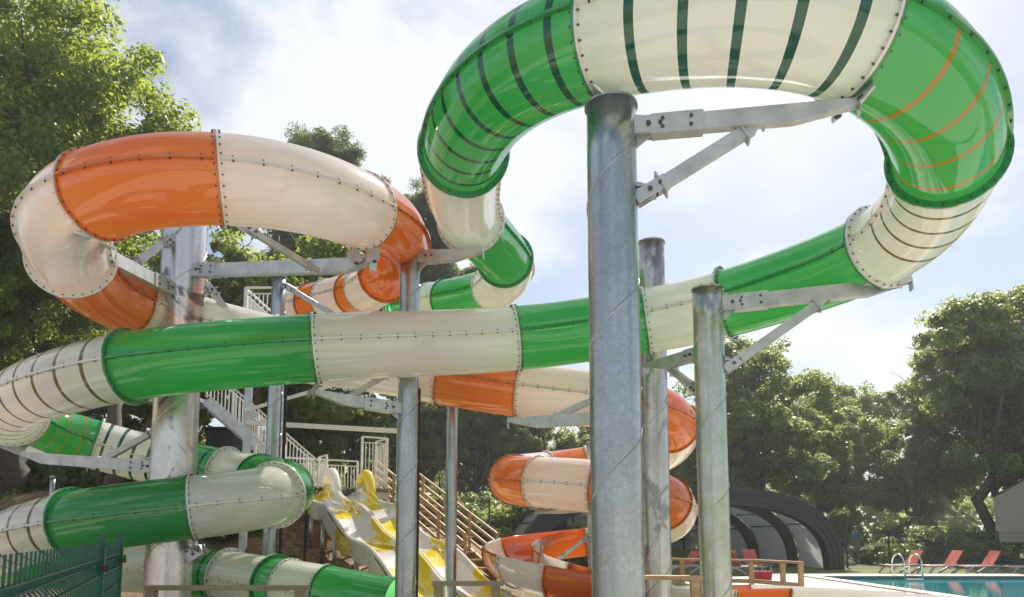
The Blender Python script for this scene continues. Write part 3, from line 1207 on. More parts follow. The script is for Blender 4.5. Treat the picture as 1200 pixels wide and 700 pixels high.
# ------------------------------------------------------------------ start deck with white railings
def railing(root, a, b, h=1.05, post=True, n=None, name='railing', mat=WHITEP, gap=0.11, thick=0.05):
    a, b = Vector(a), Vector(b)
    L = (b - a).length
    hz = Vector((0, 0, 1))
    mb = MB()
    mb.beam(a + hz * h, b + hz * h, thick, thick)
    mb.beam(a + hz * 0.1, b + hz * 0.1, thick * 0.7, thick * 0.7)
    mb.beam(a + hz * (h - 0.17), b + hz * (h - 0.17), thick * 0.6, thick * 0.6)
    k = max(2, int(L / gap))
    for i in range(1, k):
        q = a + (b - a) * (i / k)
        mb.beam(q + hz * 0.1, q + hz * (h - 0.17), 0.022, 0.022)
    for q in (a, b):
        mb.beam(q, q + hz * (h + 0.01), thick * 1.25, thick * 1.25)
    return mb.build(name, mat, root)


DZ = 3.05
dk0 = A0 - dirv * 0.7
deck = thing('start_deck', 'raised platform with white railings at the top of the racing slide', 'platform', (dk0.x, dk0.y + 1.4, gz(dk0.x, dk0.y + 1.4)))
c_ = Vector((dk0.x, dk0.y, 0)) - dirv * 1.15
ang = math.atan2(crs.y, crs.x)
db = MB()
db.box((c_.x, c_.y, DZ - 0.06), 4.0, 2.6, 0.12, 0, ang)
db.build('floor', WOODG, deck)
fr = MB()
for s in (-1, 1):
    fr.box(Vector((c_.x, c_.y, DZ - 0.22)) + dirv * (s * 1.25), 4.06, 0.08, 0.22, 0, ang)
fr.build('edge_beam', WHITEP, deck)
for i in (-1, 1):
    for j in (-1, 1):
        q = c_ + crs * (i * 1.8) + dirv * (j * 1.1)
        lb = MB()
        lb.beam((q.x, q.y, gz(q.x, q.y) - 0.1), (q.x, q.y, DZ - 0.12), 0.14, 0.14)
        lb.build('leg', WHITEP, deck)


def dq(i, j):
    q = c_ + crs * i + dirv * j
    return Vector((q.x, q.y, DZ))


railing(deck, dq(-1.95, -1.25), dq(1.9, -1.25))
railing(deck, dq(-1.95, 1.22), dq(-1.95, -1.18))
railing(deck, dq(-1.95, 1.25), dq(-1.15, 1.25), 1.15)
railing(deck, dq(0.55, -0.3), dq(0.55, -1.1), 1.1)
railing(deck, dq(1.15, 1.25), dq(1.95, 1.25), 1.55)
railing(deck, dq(1.95, 1.18), dq(1.95, 0.3), 1.55)
# small notice board on the railing
sg = thing('notice_sign', 'small white notice board with pictograms fixed on the white railing', 'sign', dq(-1.85, 1.36) + Vector((0, 0, 0.75)))
sb = MB()
q0 = dq(-1.55, 1.33) + Vector((0, 0, 0.72))
sb.box(q0, 0.62, 0.025, 0.62, 0, ang)
sb.build('board', WHITEP, sg)
sp = MB()
nrm = dirv * 0.016
for k in range(3):
    sp.box(q0 + nrm + crs * ((k - 1) * 0.12) + Vector((0, 0, -0.12)), 0.06, 0.006, 0.06, 0, ang)
sp.build('pictogram', BLACK, sg)
sp = MB()
for i in range(3):
    sp.box(q0 + nrm + crs * ((i - 1) * 0.05) + Vector((0, 0, 0.10 + (0.03 if i != 1 else 0))), 0.045, 0.006, 0.06, 0, ang)
sp.build('pictogram', BLACK, sg)

# ------------------------------------------------------------------ timber stairs down to the right


def stairs(root, a, b, width, cross, steps, matS, matR, rails=4, railh=1.0, wood_rails=True):
    """a top, b bottom (world points on the tread line)"""
    a, b = Vector(a), Vector(b)
    d = (b - a)
    hz = Vector((0, 0, 1))
    for s in (0, 1):
        o = cross * (width * s)
        mb = MB()
        mb.beam(a + o - hz * 0.12, b + o - hz * 0.12, 0.06, 0.28)
        mb.build('stringer', matS, root)
    tb = MB()
    ang_ = math.atan2(cross.y, cross.x)
    for i in range(steps):
        f = (i + 0.5) / steps
        q = a + d * f + cross * (width / 2)
        tb.box(q, width - 0.07, 0.30, 0.045, 0, ang_)
    tb.build('treads', matS, root)
    for s in (0, 1):
        o = cross * (width * s)
        mb = MB()
        if wood_rails:
            for k in range(rails):
                h = railh * (k + 1) / rails
                mb.beam(a + o + hz * h, b + o + hz * h, 0.04, 0.075 if k < rails - 1 else 0.06)
            for k in range(5):
                q = a + d * (k / 4) + o
                mb.beam(q - hz * 0.1, q + hz * (railh + 0.02), 0.09, 0.09)
        else:
            mb.beam(a + o + hz * railh, b + o + hz * railh, 0.05, 0.05)
            mb.beam(a + o + hz * 0.12, b + o + hz * 0.12, 0.035, 0.035)
            L = d.length
            n = int(L / 0.14)
            for k in range(n + 1):
                q = a + d * (k / n) + o
                t_ = 0.05 if k % 7 == 0 else 0.022
                mb.beam(q + hz * 0.0, q + hz * railh, t_, t_)
        mb.build('handrail', matR, root)


ta = dq(2.0, 0.1)
tb_ = P(545, 650, 18.6)
tb_.z = gz(tb_.x, tb_.y) + 0.1
ws = thing('timber_stairs', 'pine stairs with slatted handrails descending right from the deck', 'stairs', (tb_.x, tb_.y, gz(tb_.x, tb_.y)))
dd = (tb_ - ta)
cr = Vector((-dd.y, dd.x, 0)).normalized()
if cr.y < 0:
    cr = -cr
stairs(ws, ta, tb_, 1.0, cr, 12, WOOD, WOOD)

# ------------------------------------------------------------------ white stairs to the tower
sa = P(242, 466, 22.5)
sb_ = P(372, 577, 23.2)
st = thing('steel_stairs', 'white steel stairs with barred handrails climbing left behind the poles', 'stairs', (sb_.x, sb_.y, gz(sb_.x, sb_.y)))
dd = sb_ - sa
cr = Vector((-dd.y, dd.x, 0)).normalized()
if cr.y < 0:
    cr = -cr
stairs(st, sa, sb_, 1.2, cr, 18, BEAM, WHITEP, wood_rails=False)
land = MB()
land.box(sa + cr * 0.6 + Vector((-0.9, 0.0, -0.08)), 1.8, 1.3, 0.12)
land.build('landing', BEAM, st)
land = MB()
q = sa + cr * 0.6 + Vector((-1.3, 0, 0))
land.beam((q.x, q.y, gz(q.x, q.y)), (q.x, q.y, q.z - 0.1), 0.18, 0.18)
land.build('leg', BEAM, st)

# tower platform where both tubes start
TZ = P(400, 350, 19).z - 0.62
tw = thing('slide_tower', 'high white steel starting tower half hidden behind the tubes', 'tower', (-4.4, 20.5, gz(-4.4, 20.5)))
fb = MB()
for k in range(14):
    fb.box((-4.6, 19.3 + 0.2 * k, TZ - 0.08), 5.2, 0.07, 0.06)
for x in (-7.15, -4.6, -2.05):
    fb.box((x, 20.6, TZ - 0.16), 0.1, 2.9, 0.1)
fb.build('floor', BEAM, tw)
for x in (-7.0, -2.95):
    for y in (19.0, 21.8):
        lb = MB()
        lb.beam((x, y, gz(x, y) - 0.1), (x, y, TZ - 0.1), 0.16, 0.16)
        lb.build('leg', BEAM, tw)
xb = MB()
xb.beam((-7.0, 18.9, 4.6), (-2.6, 18.9, 4.35), 0.1, 0.12)
xb.build('tie_beam', WHITEP, tw)
xb = MB()
xb.beam((-7.0, 18.85, 5.9), (-2.6, 18.85, 5.3), 0.08, 0.1)
xb.beam((-7.0, 18.8, 4.9), (-2.6, 18.8, 6.2), 0.08, 0.08)
xb.build('cross_brace', WHITEP, tw)
railing(tw, (-7.1, 18.85, TZ), (-5.2, 18.85, TZ))
railing(tw, (-7.1, 21.9, TZ), (-1.7, 21.9, TZ))
railing(tw, (-7.15, 18.9, TZ), (-7.15, 21.85, TZ))
railing(tw, (-3.9, 18.85, TZ), (-3.1, 18.85, TZ))


# ------------------------------------------------------------------ dark cabinets in the woods
def cabinet(label, px0, px1, py0, py1, d, slope=True):
    a, b = P(px0, py1, d), P(px1, py1, d)
    zt = P(px0, py0, d).z
    c = (a + b) / 2
    z0 = gz(c.x, c.y)
    w = (b - a).length
    root = thing('shed', label, 'shed', (c.x, c.y, z0))
    mb = MB()
    mb.box((c.x, c.y + 0.8, (z0 + zt) / 2), w, 1.5, zt - z0)
    for k in range(6):
        mb.box((c.x - w / 2 + w * (k + 0.5) / 6, c.y + 0.045, (z0 + zt) / 2), 0.03, 0.02, zt - z0 - 0.1)
    mb.build('wall', CABM, root)
    mb = MB()
    mb.beam((c.x - w / 2 - 0.1, c.y + 0.8, zt + 0.05), (c.x + w / 2 + 0.1, c.y + 0.8, zt - (0.18 if slope else -0.05)), 1.8, 0.08)
    mb.build('roof', ROOFM, root)


cabinet('dark wooden shed behind the big left pole among the trees', 240, 274, 503, 530, 27, False)
cabinet('dark grey shed with sloping roof standing in the woods near the timber stairs', 618, 664, 533, 560, 36)


# ------------------------------------------------------------------ wooden barriers
def barrier(label, pts, h, postw=0.10, posts=None, mat=WOODG, rail=(0.12, 0.05), lower=True):
    """handrail on posts; pts are (x, y) ground points"""
    root = thing('wooden_barrier', label, 'barrier', (pts[0][0], pts[0][1], gz(*pts[0])))
    for i in range(len(pts) - 1):
        a = Vector((*pts[i], gz(*pts[i]) + h))
        b = Vector((*pts[i + 1], gz(*pts[i + 1]) + h))
        mb = MB()
        mb.beam(a, b, rail[0], rail[1])
        mb.build('handrail', mat, root)
        if lower:
            mb = MB()
            dz = Vector((0, 0, -0.5))
            mb.beam(a + dz, b + dz, 0.04, 0.1)
            mb.build('lower_rail', mat, root)
    for x, y in (posts or pts):
        z0 = gz(x, y)
        mb = MB()
        mb.beam((x, y, z0 - 0.05), (x, y, z0 + h - rail[1] / 2), postw, postw)
        mb.build('post', mat, root)
    return root


def gp(px, py, d):
    q = P(px, py, d)
    return (q.x, q.y)


hA = P(300, 689, 7.9).z
barrier('grey timber handrail in the lower left, in front of the stained pole', [gp(172, 689, 7.9), gp(362, 689, 7.9)], hA, posts=[gp(178, 689, 7.9), gp(352, 689, 7.9)])
hB = P(548, 684, 8.2).z
barrier('grey timber handrail at the bottom centre in front of the racing slide', [gp(507, 684, 8.2), gp(590, 684, 8.2)], hB, posts=[gp(514, 684, 8.2), gp(581, 684, 8.2)])
hD = P(790, 677, 8.6).z
barrier('near timber handrail crossing just left of the mossy pole', [gp(705, 678, 8.6), gp(822, 676, 8.6)], hD, posts=[gp(715, 677, 8.6), gp(814, 676, 8.6)], mat=WOOD)
hC = P(870, 657, 17.5).z
ptsC = [gp(700, 651, 18.6), gp(800, 653, 18.2), gp(883, 657, 17.6), gp(940, 664, 16.2)]
barrier('long pine handrail beside the pool ending near the water', ptsC, hC, posts=[gp(730, 651, 18.4), gp(799, 653, 18.2), gp(880, 657, 17.6), gp(917, 661, 16.8), gp(938, 664, 16.2)], mat=WOOD)

# ------------------------------------------------------------------ green mesh fence, lower left
FH = 1.63
fpts = [(-1.1, 1.15), (-2.95, 5.25), (-3.62, 6.75), (-4.15, 7.75)]
gf = thing('mesh_fence', 'dark green welded mesh fence close by in the lower left corner', 'fence', (*fpts[1], 0))
for i in range(len(fpts) - 1):
    a, b = Vector((*fpts[i], 0)), Vector((*fpts[i + 1], 0))
    t = (b - a).normalized()
    nv = Vector((-t.y, t.x, 0))
    L = (b - a).length
    mb = MB()
    # folded profile: (out, z)
    prof = [(0, 0.05), (0, 0.45), (0.045, 0.50), (0, 0.55), (0, 1.0), (0.045, 1.05), (0, 1.10), (0, 1.40), (0.055, 1.46), (0, 1.52), (0, FH)]
    n = int(L / 0.09)
    for k in range(n + 1):
        q = a + t * (L * k / n)
        for j in range(len(prof) - 1):
            p0, p1 = prof[j], prof[j + 1]
            mb.beam(q + nv * p0[0] + Vector((0, 0, p0[1])), q + nv * p1[0] + Vector((0, 0, p1[1])), 0.009, 0.009, up=t)
    for o_, z in prof[1:-1] + [(0, 0.25), (0, 0.75), (0, 1.25)]:
        for dz in (-0.004, 0.004):
            mb.beam(a + nv * (o_ + dz * 2) + Vector((0, 0, z)), b + nv * (o_ + dz * 2) + Vector((0, 0, z)), 0.007, 0.007)
    mb.build('mesh_panel', FENCEG, gf)
for i, (x, y) in enumerate(fpts):
    mb = MB()
    mb.box((x, y, (FH + 0.05) / 2), 0.055, 0.055, FH + 0.05, 0, math.atan2(1.6, -0.7))
    mb.box((x, y, FH + 0.06), 0.062, 0.062, 0.02, 0, math.atan2(1.6, -0.7))
    for z in (0.3, 0.9, 1.45):
        mb.box((x + 0.035, y - 0.01, z), 0.03, 0.07, 0.04, 1)
    mb.build('post', [FENCEG, BLACK], gf)


# ------------------------------------------------------------------ far mesh fences
def far_fence(label, pts, h, name='mesh_fence', step=0.1):
    root = thing(name, label, 'fence', (*pts[0], gz(*pts[0])))
    for i in range(len(pts) - 1):
        a, b = Vector((*pts[i], 0)), Vector((*pts[i + 1], 0))
        L = (b - a).length
        m = max(1, int(round(L / 2.6)))
        for j in range(m):
            p, q = a + (b - a) * (j / m), a + (b - a) * ((j + 1) / m)
            z0, z1 = gz(p.x, p.y), gz(q.x, q.y)
            mb = MB()
            n = int((q - p).length / step)
            for k in range(n + 1):
                w = p + (q - p) * (k / n)
                z = z0 + (z1 - z0) * k / n
                mb.beam((w.x, w.y, z + 0.05), (w.x, w.y, z + h), 0.006, 0.006)
            for k in range(8):
                zz0 = 0.08 + (h - 0.1) * k / 7
                mb.beam((p.x, p.y, z0 + zz0), (q.x, q.y, z1 + zz0), 0.012, 0.014)
            mb.build('mesh_panel', FENCED, root)
            mb = MB()
            mb.beam((p.x, p.y, z0), (p.x, p.y, z0 + h + 0.06), 0.07, 0.07)
            mb.build('post', FENCED, root)


far_fence('dark mesh fence behind the coral loungers beside the pool', [gp(992, 640, 36), gp(1042, 640, 36.5), gp(1300, 640, 36)], 1.75)
far_fence('tall dark mesh fence at the edge of the woods behind the spirals', [(-5.5, 33), (-1.0, 32), (5.5, 31)], 2.3)

# ------------------------------------------------------------------ pool
PX0, PX1, PY0, PY1 = 10.6, 46.0, 14.0, 26.2
dkm = MB()
zt = 0.16
dkm.box(((PX0 + PX1) / 2, PY1 + 0.9, zt / 2), PX1 - PX0 + 2.4, 1.8, zt)
dkm.box(((PX0 + PX1) / 2, PY0 - 2.0, zt / 2), PX1 - PX0 + 2.4, 4.0, zt)
dkm.box((PX0 - 2.6, (PY0 + PY1) / 2, zt / 2), 5.2, PY1 - PY0, zt)
dkm.box((PX1 + 0.6, (PY0 + PY1) / 2, zt / 2), 1.2, PY1 - PY0, zt)
tag(dkm.build('pool_deck', DECKM), kind='structure')
wm = MB()
wm.add([(PX0, PY0, 0.09), (PX1, PY0, 0.09), (PX1, PY1, 0.09), (PX0, PY1, 0.09)], [(0, 1, 2, 3)])
tag(wm.build('pool_water', WATER), kind='structure')
cp = MB()
cp.box(((PX0 + PX1) / 2, PY1 + 0.02, zt + 0.02), PX1 - PX0 + 0.6, 0.42, 0.05)
cp.box((PX0 - 0.02, (PY0 + PY1) / 2 - 0.1, zt + 0.021), 0.42, PY1 - PY0 - 0.2, 0.05)
tag(cp.build('pool_coping', COPING), kind='structure')

# sun-bleached paving that the camera stands on
pv = MB()
pv.box((10.0, -18.0, -0.02), 44.0, 56.0, 0.08)
tag(pv.build('pool_paving', DECKM), kind='structure')

# ladder
ld = P(1065, 680, 25.9)
lr = thing('pool_ladder', 'chrome pool ladder with two curved handrails at the far pool edge', 'ladder', (ld.x, PY1, zt))
for s in (0, 0.62):
    mb = MB()
    pts = []
    x = ld.x - 0.3 + s
    for k in range(13):
        a = PI * k / 12
        pts.append(Vector((x, PY1 + 0.12 + 0.42 * math.cos(a), zt + 0.42 + 0.42 * math.sin(a) * 0.9)))
    pts = [Vector((x, PY1 + 0.54, zt + 0.02))] + pts + [Vector((x, PY1 - 0.32, -0.0))]
    mb.tube(pts, 0.03, 8)
    mb.build('handrail', CHROME, lr, smooth=True)
mb = MB()
for k in range(2):
    mb.box((ld.x + 0.01, PY1 - 0.31, 0.10 + 0.16 * k), 0.6, 0.08, 0.03)
mb.build('step', CHROME, lr)


# loungers
def lounger_proto():
    root = thing('sun_lounger', 'x', 'sun lounger', (0, 0, 0), 0, 'coral sun loungers around the pool')
    sm = MB()     # sling seat, along +x = head end
    sm.add([(-0.95, -0.3, 0.36), (0.25, -0.3, 0.36), (0.25, 0.3, 0.36), (-0.95, 0.3, 0.36), (-0.95, -0.3, 0.34), (0.25, -0.3, 0.34), (0.25, 0.3, 0.34), (-0.95, 0.3, 0.34)],
           [(0, 1, 2, 3), (7, 6, 5, 4), (0, 4, 5, 1), (1, 5, 6, 2), (2, 6, 7, 3), (3, 7, 4, 0)])
    sm.build('seat', LOUNGE, root)
    bm_ = MB()
    bm_.add([(0.25, -0.3, 0.365), (0.72, -0.3, 0.98), (0.72, 0.3, 0.98), (0.25, 0.3, 0.365), (0.275, -0.3, 0.35), (0.745, -0.3, 0.965), (0.745, 0.3, 0.965), (0.275, 0.3, 0.35)],
            [(0, 1, 2, 3), (7, 6, 5, 4), (0, 4, 5, 1), (1, 5, 6, 2), (2, 6, 7, 3), (3, 7, 4, 0)])
    bm_.build('backrest', LOUNGE, root)
    for s in (-1, 1):
        fm = MB()
        fm.tube([(-1.0, s * 0.33, 0.33), (-0.2, s * 0.33, 0.35), (0.3, s * 0.33, 0.36), (0.95, s * 0.33, 0.33)], 0.032, 8)
        fm.build('frame_rail', LFRAME, root, smooth=True)
        for x0, x1 in ((-0.55, -0.98), (0.95, 0.05)):
            lg = MB()
            pts = [Vector((x0 + (x1 - x0) * f, s * 0.335, 0.33 * math.cos(f * PI / 2) + 0.02)) for f in (0, 0.25, 0.5, 0.75, 0.9, 1.0)]
            lg.tube(pts, 0.045, 8)
            lg.build('leg', LFRAME, root, smooth=True)
    return root


L0 = lounger_proto()
lspots = [(1060, 669, 31.0, R(12), 'coral lounger behind the pool ladder, first from the left on the lawn'),
          (1106, 670, 30.5, R(10), 'second coral lounger from the left on the lawn behind the pool'),
          (1150, 671, 30.0, R(8), 'third coral lounger from the left on the lawn behind the pool'),
          (1203, 672, 29.5, R(8), 'coral lounger cut off by the right edge of the photo'),
          (800, 670, 30.0, R(25), 'coral lounger seen between the brown stained pole and the mossy pole'),
          (870, 672, 29.5, R(205), 'coral lounger beside the pine handrail, low down just right of the mossy pole'),
          (885, 662, 32.0, R(95), 'coral lounger with raised back under the mouth of the pool enclosure'),
          (845, 668, 31.0, R(40), 'coral lounger partly hidden behind the mossy pole')]
for i, (px, py, d, a, lab) in enumerate(lspots):
    q = P(px, py, d)
    z0 = zt if (q.y < PY1 + 1.8 and q.x > PX0 - 5.2 and q.x < PX1 + 1.2) else gz(q.x, q.y)
    if i == 0:
        L0.location = (q.x, q.y, z0)
        L0.rotation_euler = (0, 0, a)
        L0['label'] = lab
    else:
        copy_thing(L0, (q.x, q.y, z0), a, 1.0, lab)

# red crate/beach bag and a small round table with floats near the handrail
q = P(893, 672, 23.5)
bg = thing('beach_bag', 'red beach bag with looped handles on the paving by the handrail', 'bag', (q.x, q.y, zt))
mb = MB()
prof = [(-0.24, 0.0), (0.24, 0.0), (0.3, 0.32), (-0.3, 0.32)]
mb.prism([(q.x + x, q.y - 0.15, zt + z) for x, z in prof], (0, 0.3, 0))
mb.build('bag_body', REDM, bg)
for s in (-0.16, 0.16):
    mb = MB()
    mb.tube([(q.x + 0.13 * math.cos(PI * k / 8), q.y + s, zt + 0.32 + 0.18 * math.sin(PI * k / 8)) for k in range(9)], 0.015, 6)
    mb.build('handle', BLACK, bg)

# ------------------------------------------------------------------ pool enclosure
F0 = P(990, 668, 34.0)
axd = Vector((-0.20, 0.98, 0)).normalized()
acr = Vector((-axd.y, axd.x, 0))         # points left
if acr.x > 0:
    acr = -acr
pe = thing('pool_enclosure', 'dark grey telescopic pool enclosure with frosted arched panels', 'pool enclosure', (F0.x, F0.y, 0))


def arch(hw, ht, n=36):
    pts = []
    for k in range(n + 1):
        a = PI * k / n
        c, s = math.cos(a), math.sin(a)
        ex = 0.62
        pts.append((hw * (abs(c) ** ex) * (1 if c >= 0 else -1), ht * (s ** 0.78)))
    return pts


HW, HT, DL = 7.8, 3.85, 3.3
O_ = Vector((F0.x, F0.y, 0)) + acr * HW
for k in range(4):
    hw, ht = HW - 0.28 * k, HT - 0.17 * k
    outer = arch(hw, ht)
    inner = arch(hw - 0.12, ht - 0.14)
    org = O_ + axd * (DL * k)

    def wp(pt, dep):
        return org + acr * (-pt[0]) + axd * dep + Vector((0, 0, pt[1]))
    for dep, wd, io in ((0.0, 0.55 if k == 0 else 0.3, inner),):
        mb = MB()
        N = len(outer)
        io = arch(hw - (0.75 if k == 0 else 0.42), ht - (0.85 if k == 0 else 0.42))
        vs = []
        for i in range(N):
            vs += [wp(outer[i], dep), wp(outer[i], dep + wd), wp(io[i], dep + wd), wp(io[i], dep)]
        fs = []
        for i in range(N - 1):
            for j in range(4):
                j2 = (j + 1) % 4
                fs.append((i * 4 + j, i * 4 + j2, (i + 1) * 4 + j2, (i + 1) * 4 + j))
        fs += [(0, 1, 2, 3), tuple((N - 1) * 4 + j for j in (3, 2, 1, 0))]
        mb.add(vs, fs)
        if k == 0:
            for fr_ in (0.35, 0.7):
                ot = arch(hw - 0.75 * fr_ + 0.02, ht - 0.85 * fr_ + 0.02)
                mb.tube([wp(p_, -0.012) for p_ in ot], 0.02, 5)
        mb.build('arch_rib', ANTH, pe)
    # panels from rib to next rib
    mb = MB()
    N = len(outer)
    vs = []
    for i in range(N):
        vs += [wp(inner[i], 0.3), wp(inner[i], DL + 0.1)]
    mb.add(vs, [(2 * i, 2 * i + 1, 2 * i + 3, 2 * i + 2) for i in range(N - 1)])
    mb.build('glazing', POLY, pe, smooth=True)
    mb = MB()
    for i in (6, 9, 12, 18, 24, 27, 30):
        mb.beam(wp(inner[i], 0.25), wp(inner[i], DL + 0.05), 0.06, 0.07)
    mb.build('purlin', ANTH, pe)
# back wall
mb = MB()
hw, ht = HW - 1.0, HT - 0.66
org = O_ + axd * (DL * 4 + 0.2)
pts = [org + acr * (-p_[0]) + Vector((0, 0, p_[1])) for p_ in arch(hw, ht)]
mb.prism(pts, axd * 0.06)
mb.build('end_wall', POLY, pe)
mb = MB()
for k in range(-4, 5):
    x = hw * k / 4.6
    zt_ = ht * (max(0.0, 1 - (abs(x) / hw) ** 2.6)) ** 0.6
    mb.beam(org + acr * x - axd * 0.05, org + acr * x - axd * 0.05 + Vector((0, 0, zt_)), 0.12, 0.06)
mb.beam(org + acr * (hw * .9) + Vector((0, 0, 1.3)) - axd * 0.05, org - acr * (hw * .9) + Vector((0, 0, 1.3)) - axd * 0.05, 0.05, 0.1)
mb.build('mullion', ANTH, pe)

# ------------------------------------------------------------------ mobile home at right
q = P(1168, 640, 40.0)
mh = thing('mobile_home', 'beige mobile home with a dark pitched roof at the right edge', 'mobile home', (q.x, q.y, gz(q.x, q.y)))
zb, zw, zr = P(600, 636, 40).z, P(600, 582, 40).z, P(600, 556, 40).z
mb = MB()
w = 3.6
mb.prism([(q.x, q.y, zb), (q.x + w, q.y, zb), (q.x + w, q.y, zw), (q.x + w / 2, q.y, zr - 0.25), (q.x, q.y, zw)], (4.6, 6.6, 0))
for k in range(9):
    mb.box((q.x + w / 2, q.y - 0.006, zb + 0.1 + k * 0.26), w, 0.012, 0.02)
mb.build('wall', BEIGE, mh)
for s in (0, 1):
    mb = MB()
    a = (q.x - 0.15 if s == 0 else q.x + w + 0.15)
    zl = zw - 0.1
    mb.prism([(a, q.y - 0.25, zl + 0.05), (q.x + w / 2, q.y - 0.25, zr - 0.2), (q.x + w / 2, q.y - 0.25, zr - 0.08), (a, q.y - 0.25, zl + 0.17)], (4.6, 6.8, 0))
    mb.build('roof', ROOFM, mh)
mb = MB()
for x in (0.5, 3.1):
    for y in (0.5, 6.0):
        mb.box((q.x + x + y * 0.7, q.y + y, (gz(q.x, q.y) + zb) / 2), 0.4, 0.4, zb - gz(q.x, q.y))
mb.build('footing', CABM, mh)

# ------------------------------------------------------------------ person by the far fence
q = P(1004, 648, 46.0)
pz = gz(q.x, q.y)
s_ = 1.0
pr = thing('person', 'person in blue top and sand shorts standing beyond the pool fence', 'person', (q.x, q.y, pz))
me = bpy.data.meshes.new('body')
V = [(0, 0, .95), (0, 0, 1.2), (0, 0, 1.42), (0, 0, 1.52), (0, -.01, 1.64), (0, -.01, 1.74),
     (.1, 0, .9), (.13, -.02, .5), (.14, .03, .08), (.14, -.12, .04), (-.1, 0, .9), (-.11, .02, .5), (-.12, .06, .08), (-.12, -.09, .04),
     (.19, 0, 1.4), (.3, -.02, 1.15), (.22, -.2, 1.02), (.2, -.27, 1.0), (-.19, 0, 1.4), (-.28, .02, 1.14), (-.27, -.06, .9), (-.27, -.09, .8)]
E = [(0, 1), (1, 2), (2, 3), (3, 4), (4, 5), (0, 6), (6, 7), (7, 8), (8, 9), (0, 10), (10, 11), (11, 12), (12, 13), (2, 14), (14, 15), (15, 16), (16, 17), (2, 18), (18, 19), (19, 20), (20, 21)]
RD = [.15, .14, .15, .06, .1, .085, .1, .065, .045, .04, .1, .065, .045, .04, .06, .045, .035, .04, .06, .045, .035, .04]
me.from_pydata(V, E, [])
me.materials.append(SKIN)
body = bpy.data.objects.new('body', me)
COL.objects.link(body)
body.parent = pr
md = body.modifiers.new('skin', 'SKIN')
for v, r_ in zip(me.skin_vertices[0].data, RD):
    v.radius = (r_, r_ * 0.85)
me.skin_vertices[0].data[0].use_root = True
body.modifiers.new('sub', 'SUBSURF').levels = 1
body.modifiers['sub'].render_levels = 2
for nm, mt, pts, rads in (('shirt', BLUEC, [(0, 0, .92), (0, 0, 1.1), (0, 0, 1.3), (0, 0, 1.45), (0, 0, 1.5)], [.185, .175, .205, .18, .09]),
                          ('hair', HAIRM, [(0, .01, 1.66), (0, .015, 1.72), (0, .01, 1.79), (0, 0, 1.83)], [.10, .115, .10, .04])):
    mb = MB()
    mb.tube([Vector(p_) for p_ in pts], 0.1, 14, radii=rads)
    o = mb.build(nm, mt, None, smooth=True)
    o.parent = pr
mb = MB()
for s in (-1, 1):
    mb.tube([(s * .09, 0, .97), (s * .115, 0, .7), (s * .12, 0, .52)], .1, 12, radii=[.13, .115, .105])
o = mb.build('shorts', BEIGEC, None, smooth=True)
o.parent = pr


# ------------------------------------------------------------------ trees
def leaf_mesh(name, centres, radii, counts, size, mat, rng, elong=1.9, upb=0.55, jitter=1.0, squash=0.8):
    tot = int(sum(counts))
    C_ = np.repeat(np.array(centres), counts, axis=0)
    Rr = np.repeat(np.array(radii), counts)
    d = rng.normal(size=(tot, 3))
    d /= np.linalg.norm(d, axis=1)[:, None]
    rad = rng.random(tot) ** 0.45
    pos = C_ + d * (rad * Rr)[:, None] * np.array([1, 1, squash]) * jitter
    nrm = d * 0.75 + rng.normal(size=(tot, 3)) * 0.45 + np.array([0, 0, upb])
    nrm /= np.linalg.norm(nrm, axis=1)[:, None]
    a = np.cross(nrm, rng.normal(size=(tot, 3)))
    a /= np.linalg.norm(a, axis=1)[:, None] + 1e-9
    b = np.cross(nrm, a)
    sz = size * (0.65 + 0.7 * rng.random(tot))
    hl = (sz * elong / 2)[:, None] * a
    hw = (sz / 2)[:, None] * b
    fold = nrm * (sz * 0.12)[:, None]
    V = np.empty((tot, 4, 3))
    V[:, 0] = pos - hl
    V[:, 1] = pos + hw + fold
    V[:, 2] = pos + hl
    V[:, 3] = pos - hw + fold
    me = bpy.data.meshes.new(name)
    me.vertices.add(tot * 4)
    me.vertices.foreach_set('co', V.reshape(-1).astype(np.float32))
    me.loops.add(tot * 4)
    me.loops.foreach_set('vertex_index', np.arange(tot * 4, dtype=np.int32))
    me.polygons.add(tot)
    me.polygons.foreach_set('loop_start', np.arange(0, tot * 4, 4, dtype=np.int32))
    try:
        me.polygons.foreach_set('loop_total', np.full(tot, 4, dtype=np.int32))
    except Exception:
        pass
    me.materials.append(mat)
    me.update()
    me.validate()
    return me


def link(name, me, parent):
    o = bpy.data.objects.new(name, me)
    COL.objects.link(o)
    o.parent = parent
    return o


def limb(mb, a, b, r0, r1, rng, n=6, sag=0.3):
    a, b = np.array(a), np.array(b)
    pts, rads = [], []
    L = np.linalg.norm(b - a)
    w = rng.normal(size=(n + 1, 3)) * L * 0.035
    w[0] = 0
    w[-1] = 0
    for i in range(n + 1):
        f = i / n
        q = a + (b - a) * f + w[i] + np.array([0, 0, sag * L * 0.3 * f * (1 - f)])
        pts.append(Vector(q))
        rads.append(r0 + (r1 - r0) * f)
    mb.tube(pts, 0.1, 8, radii=rads)


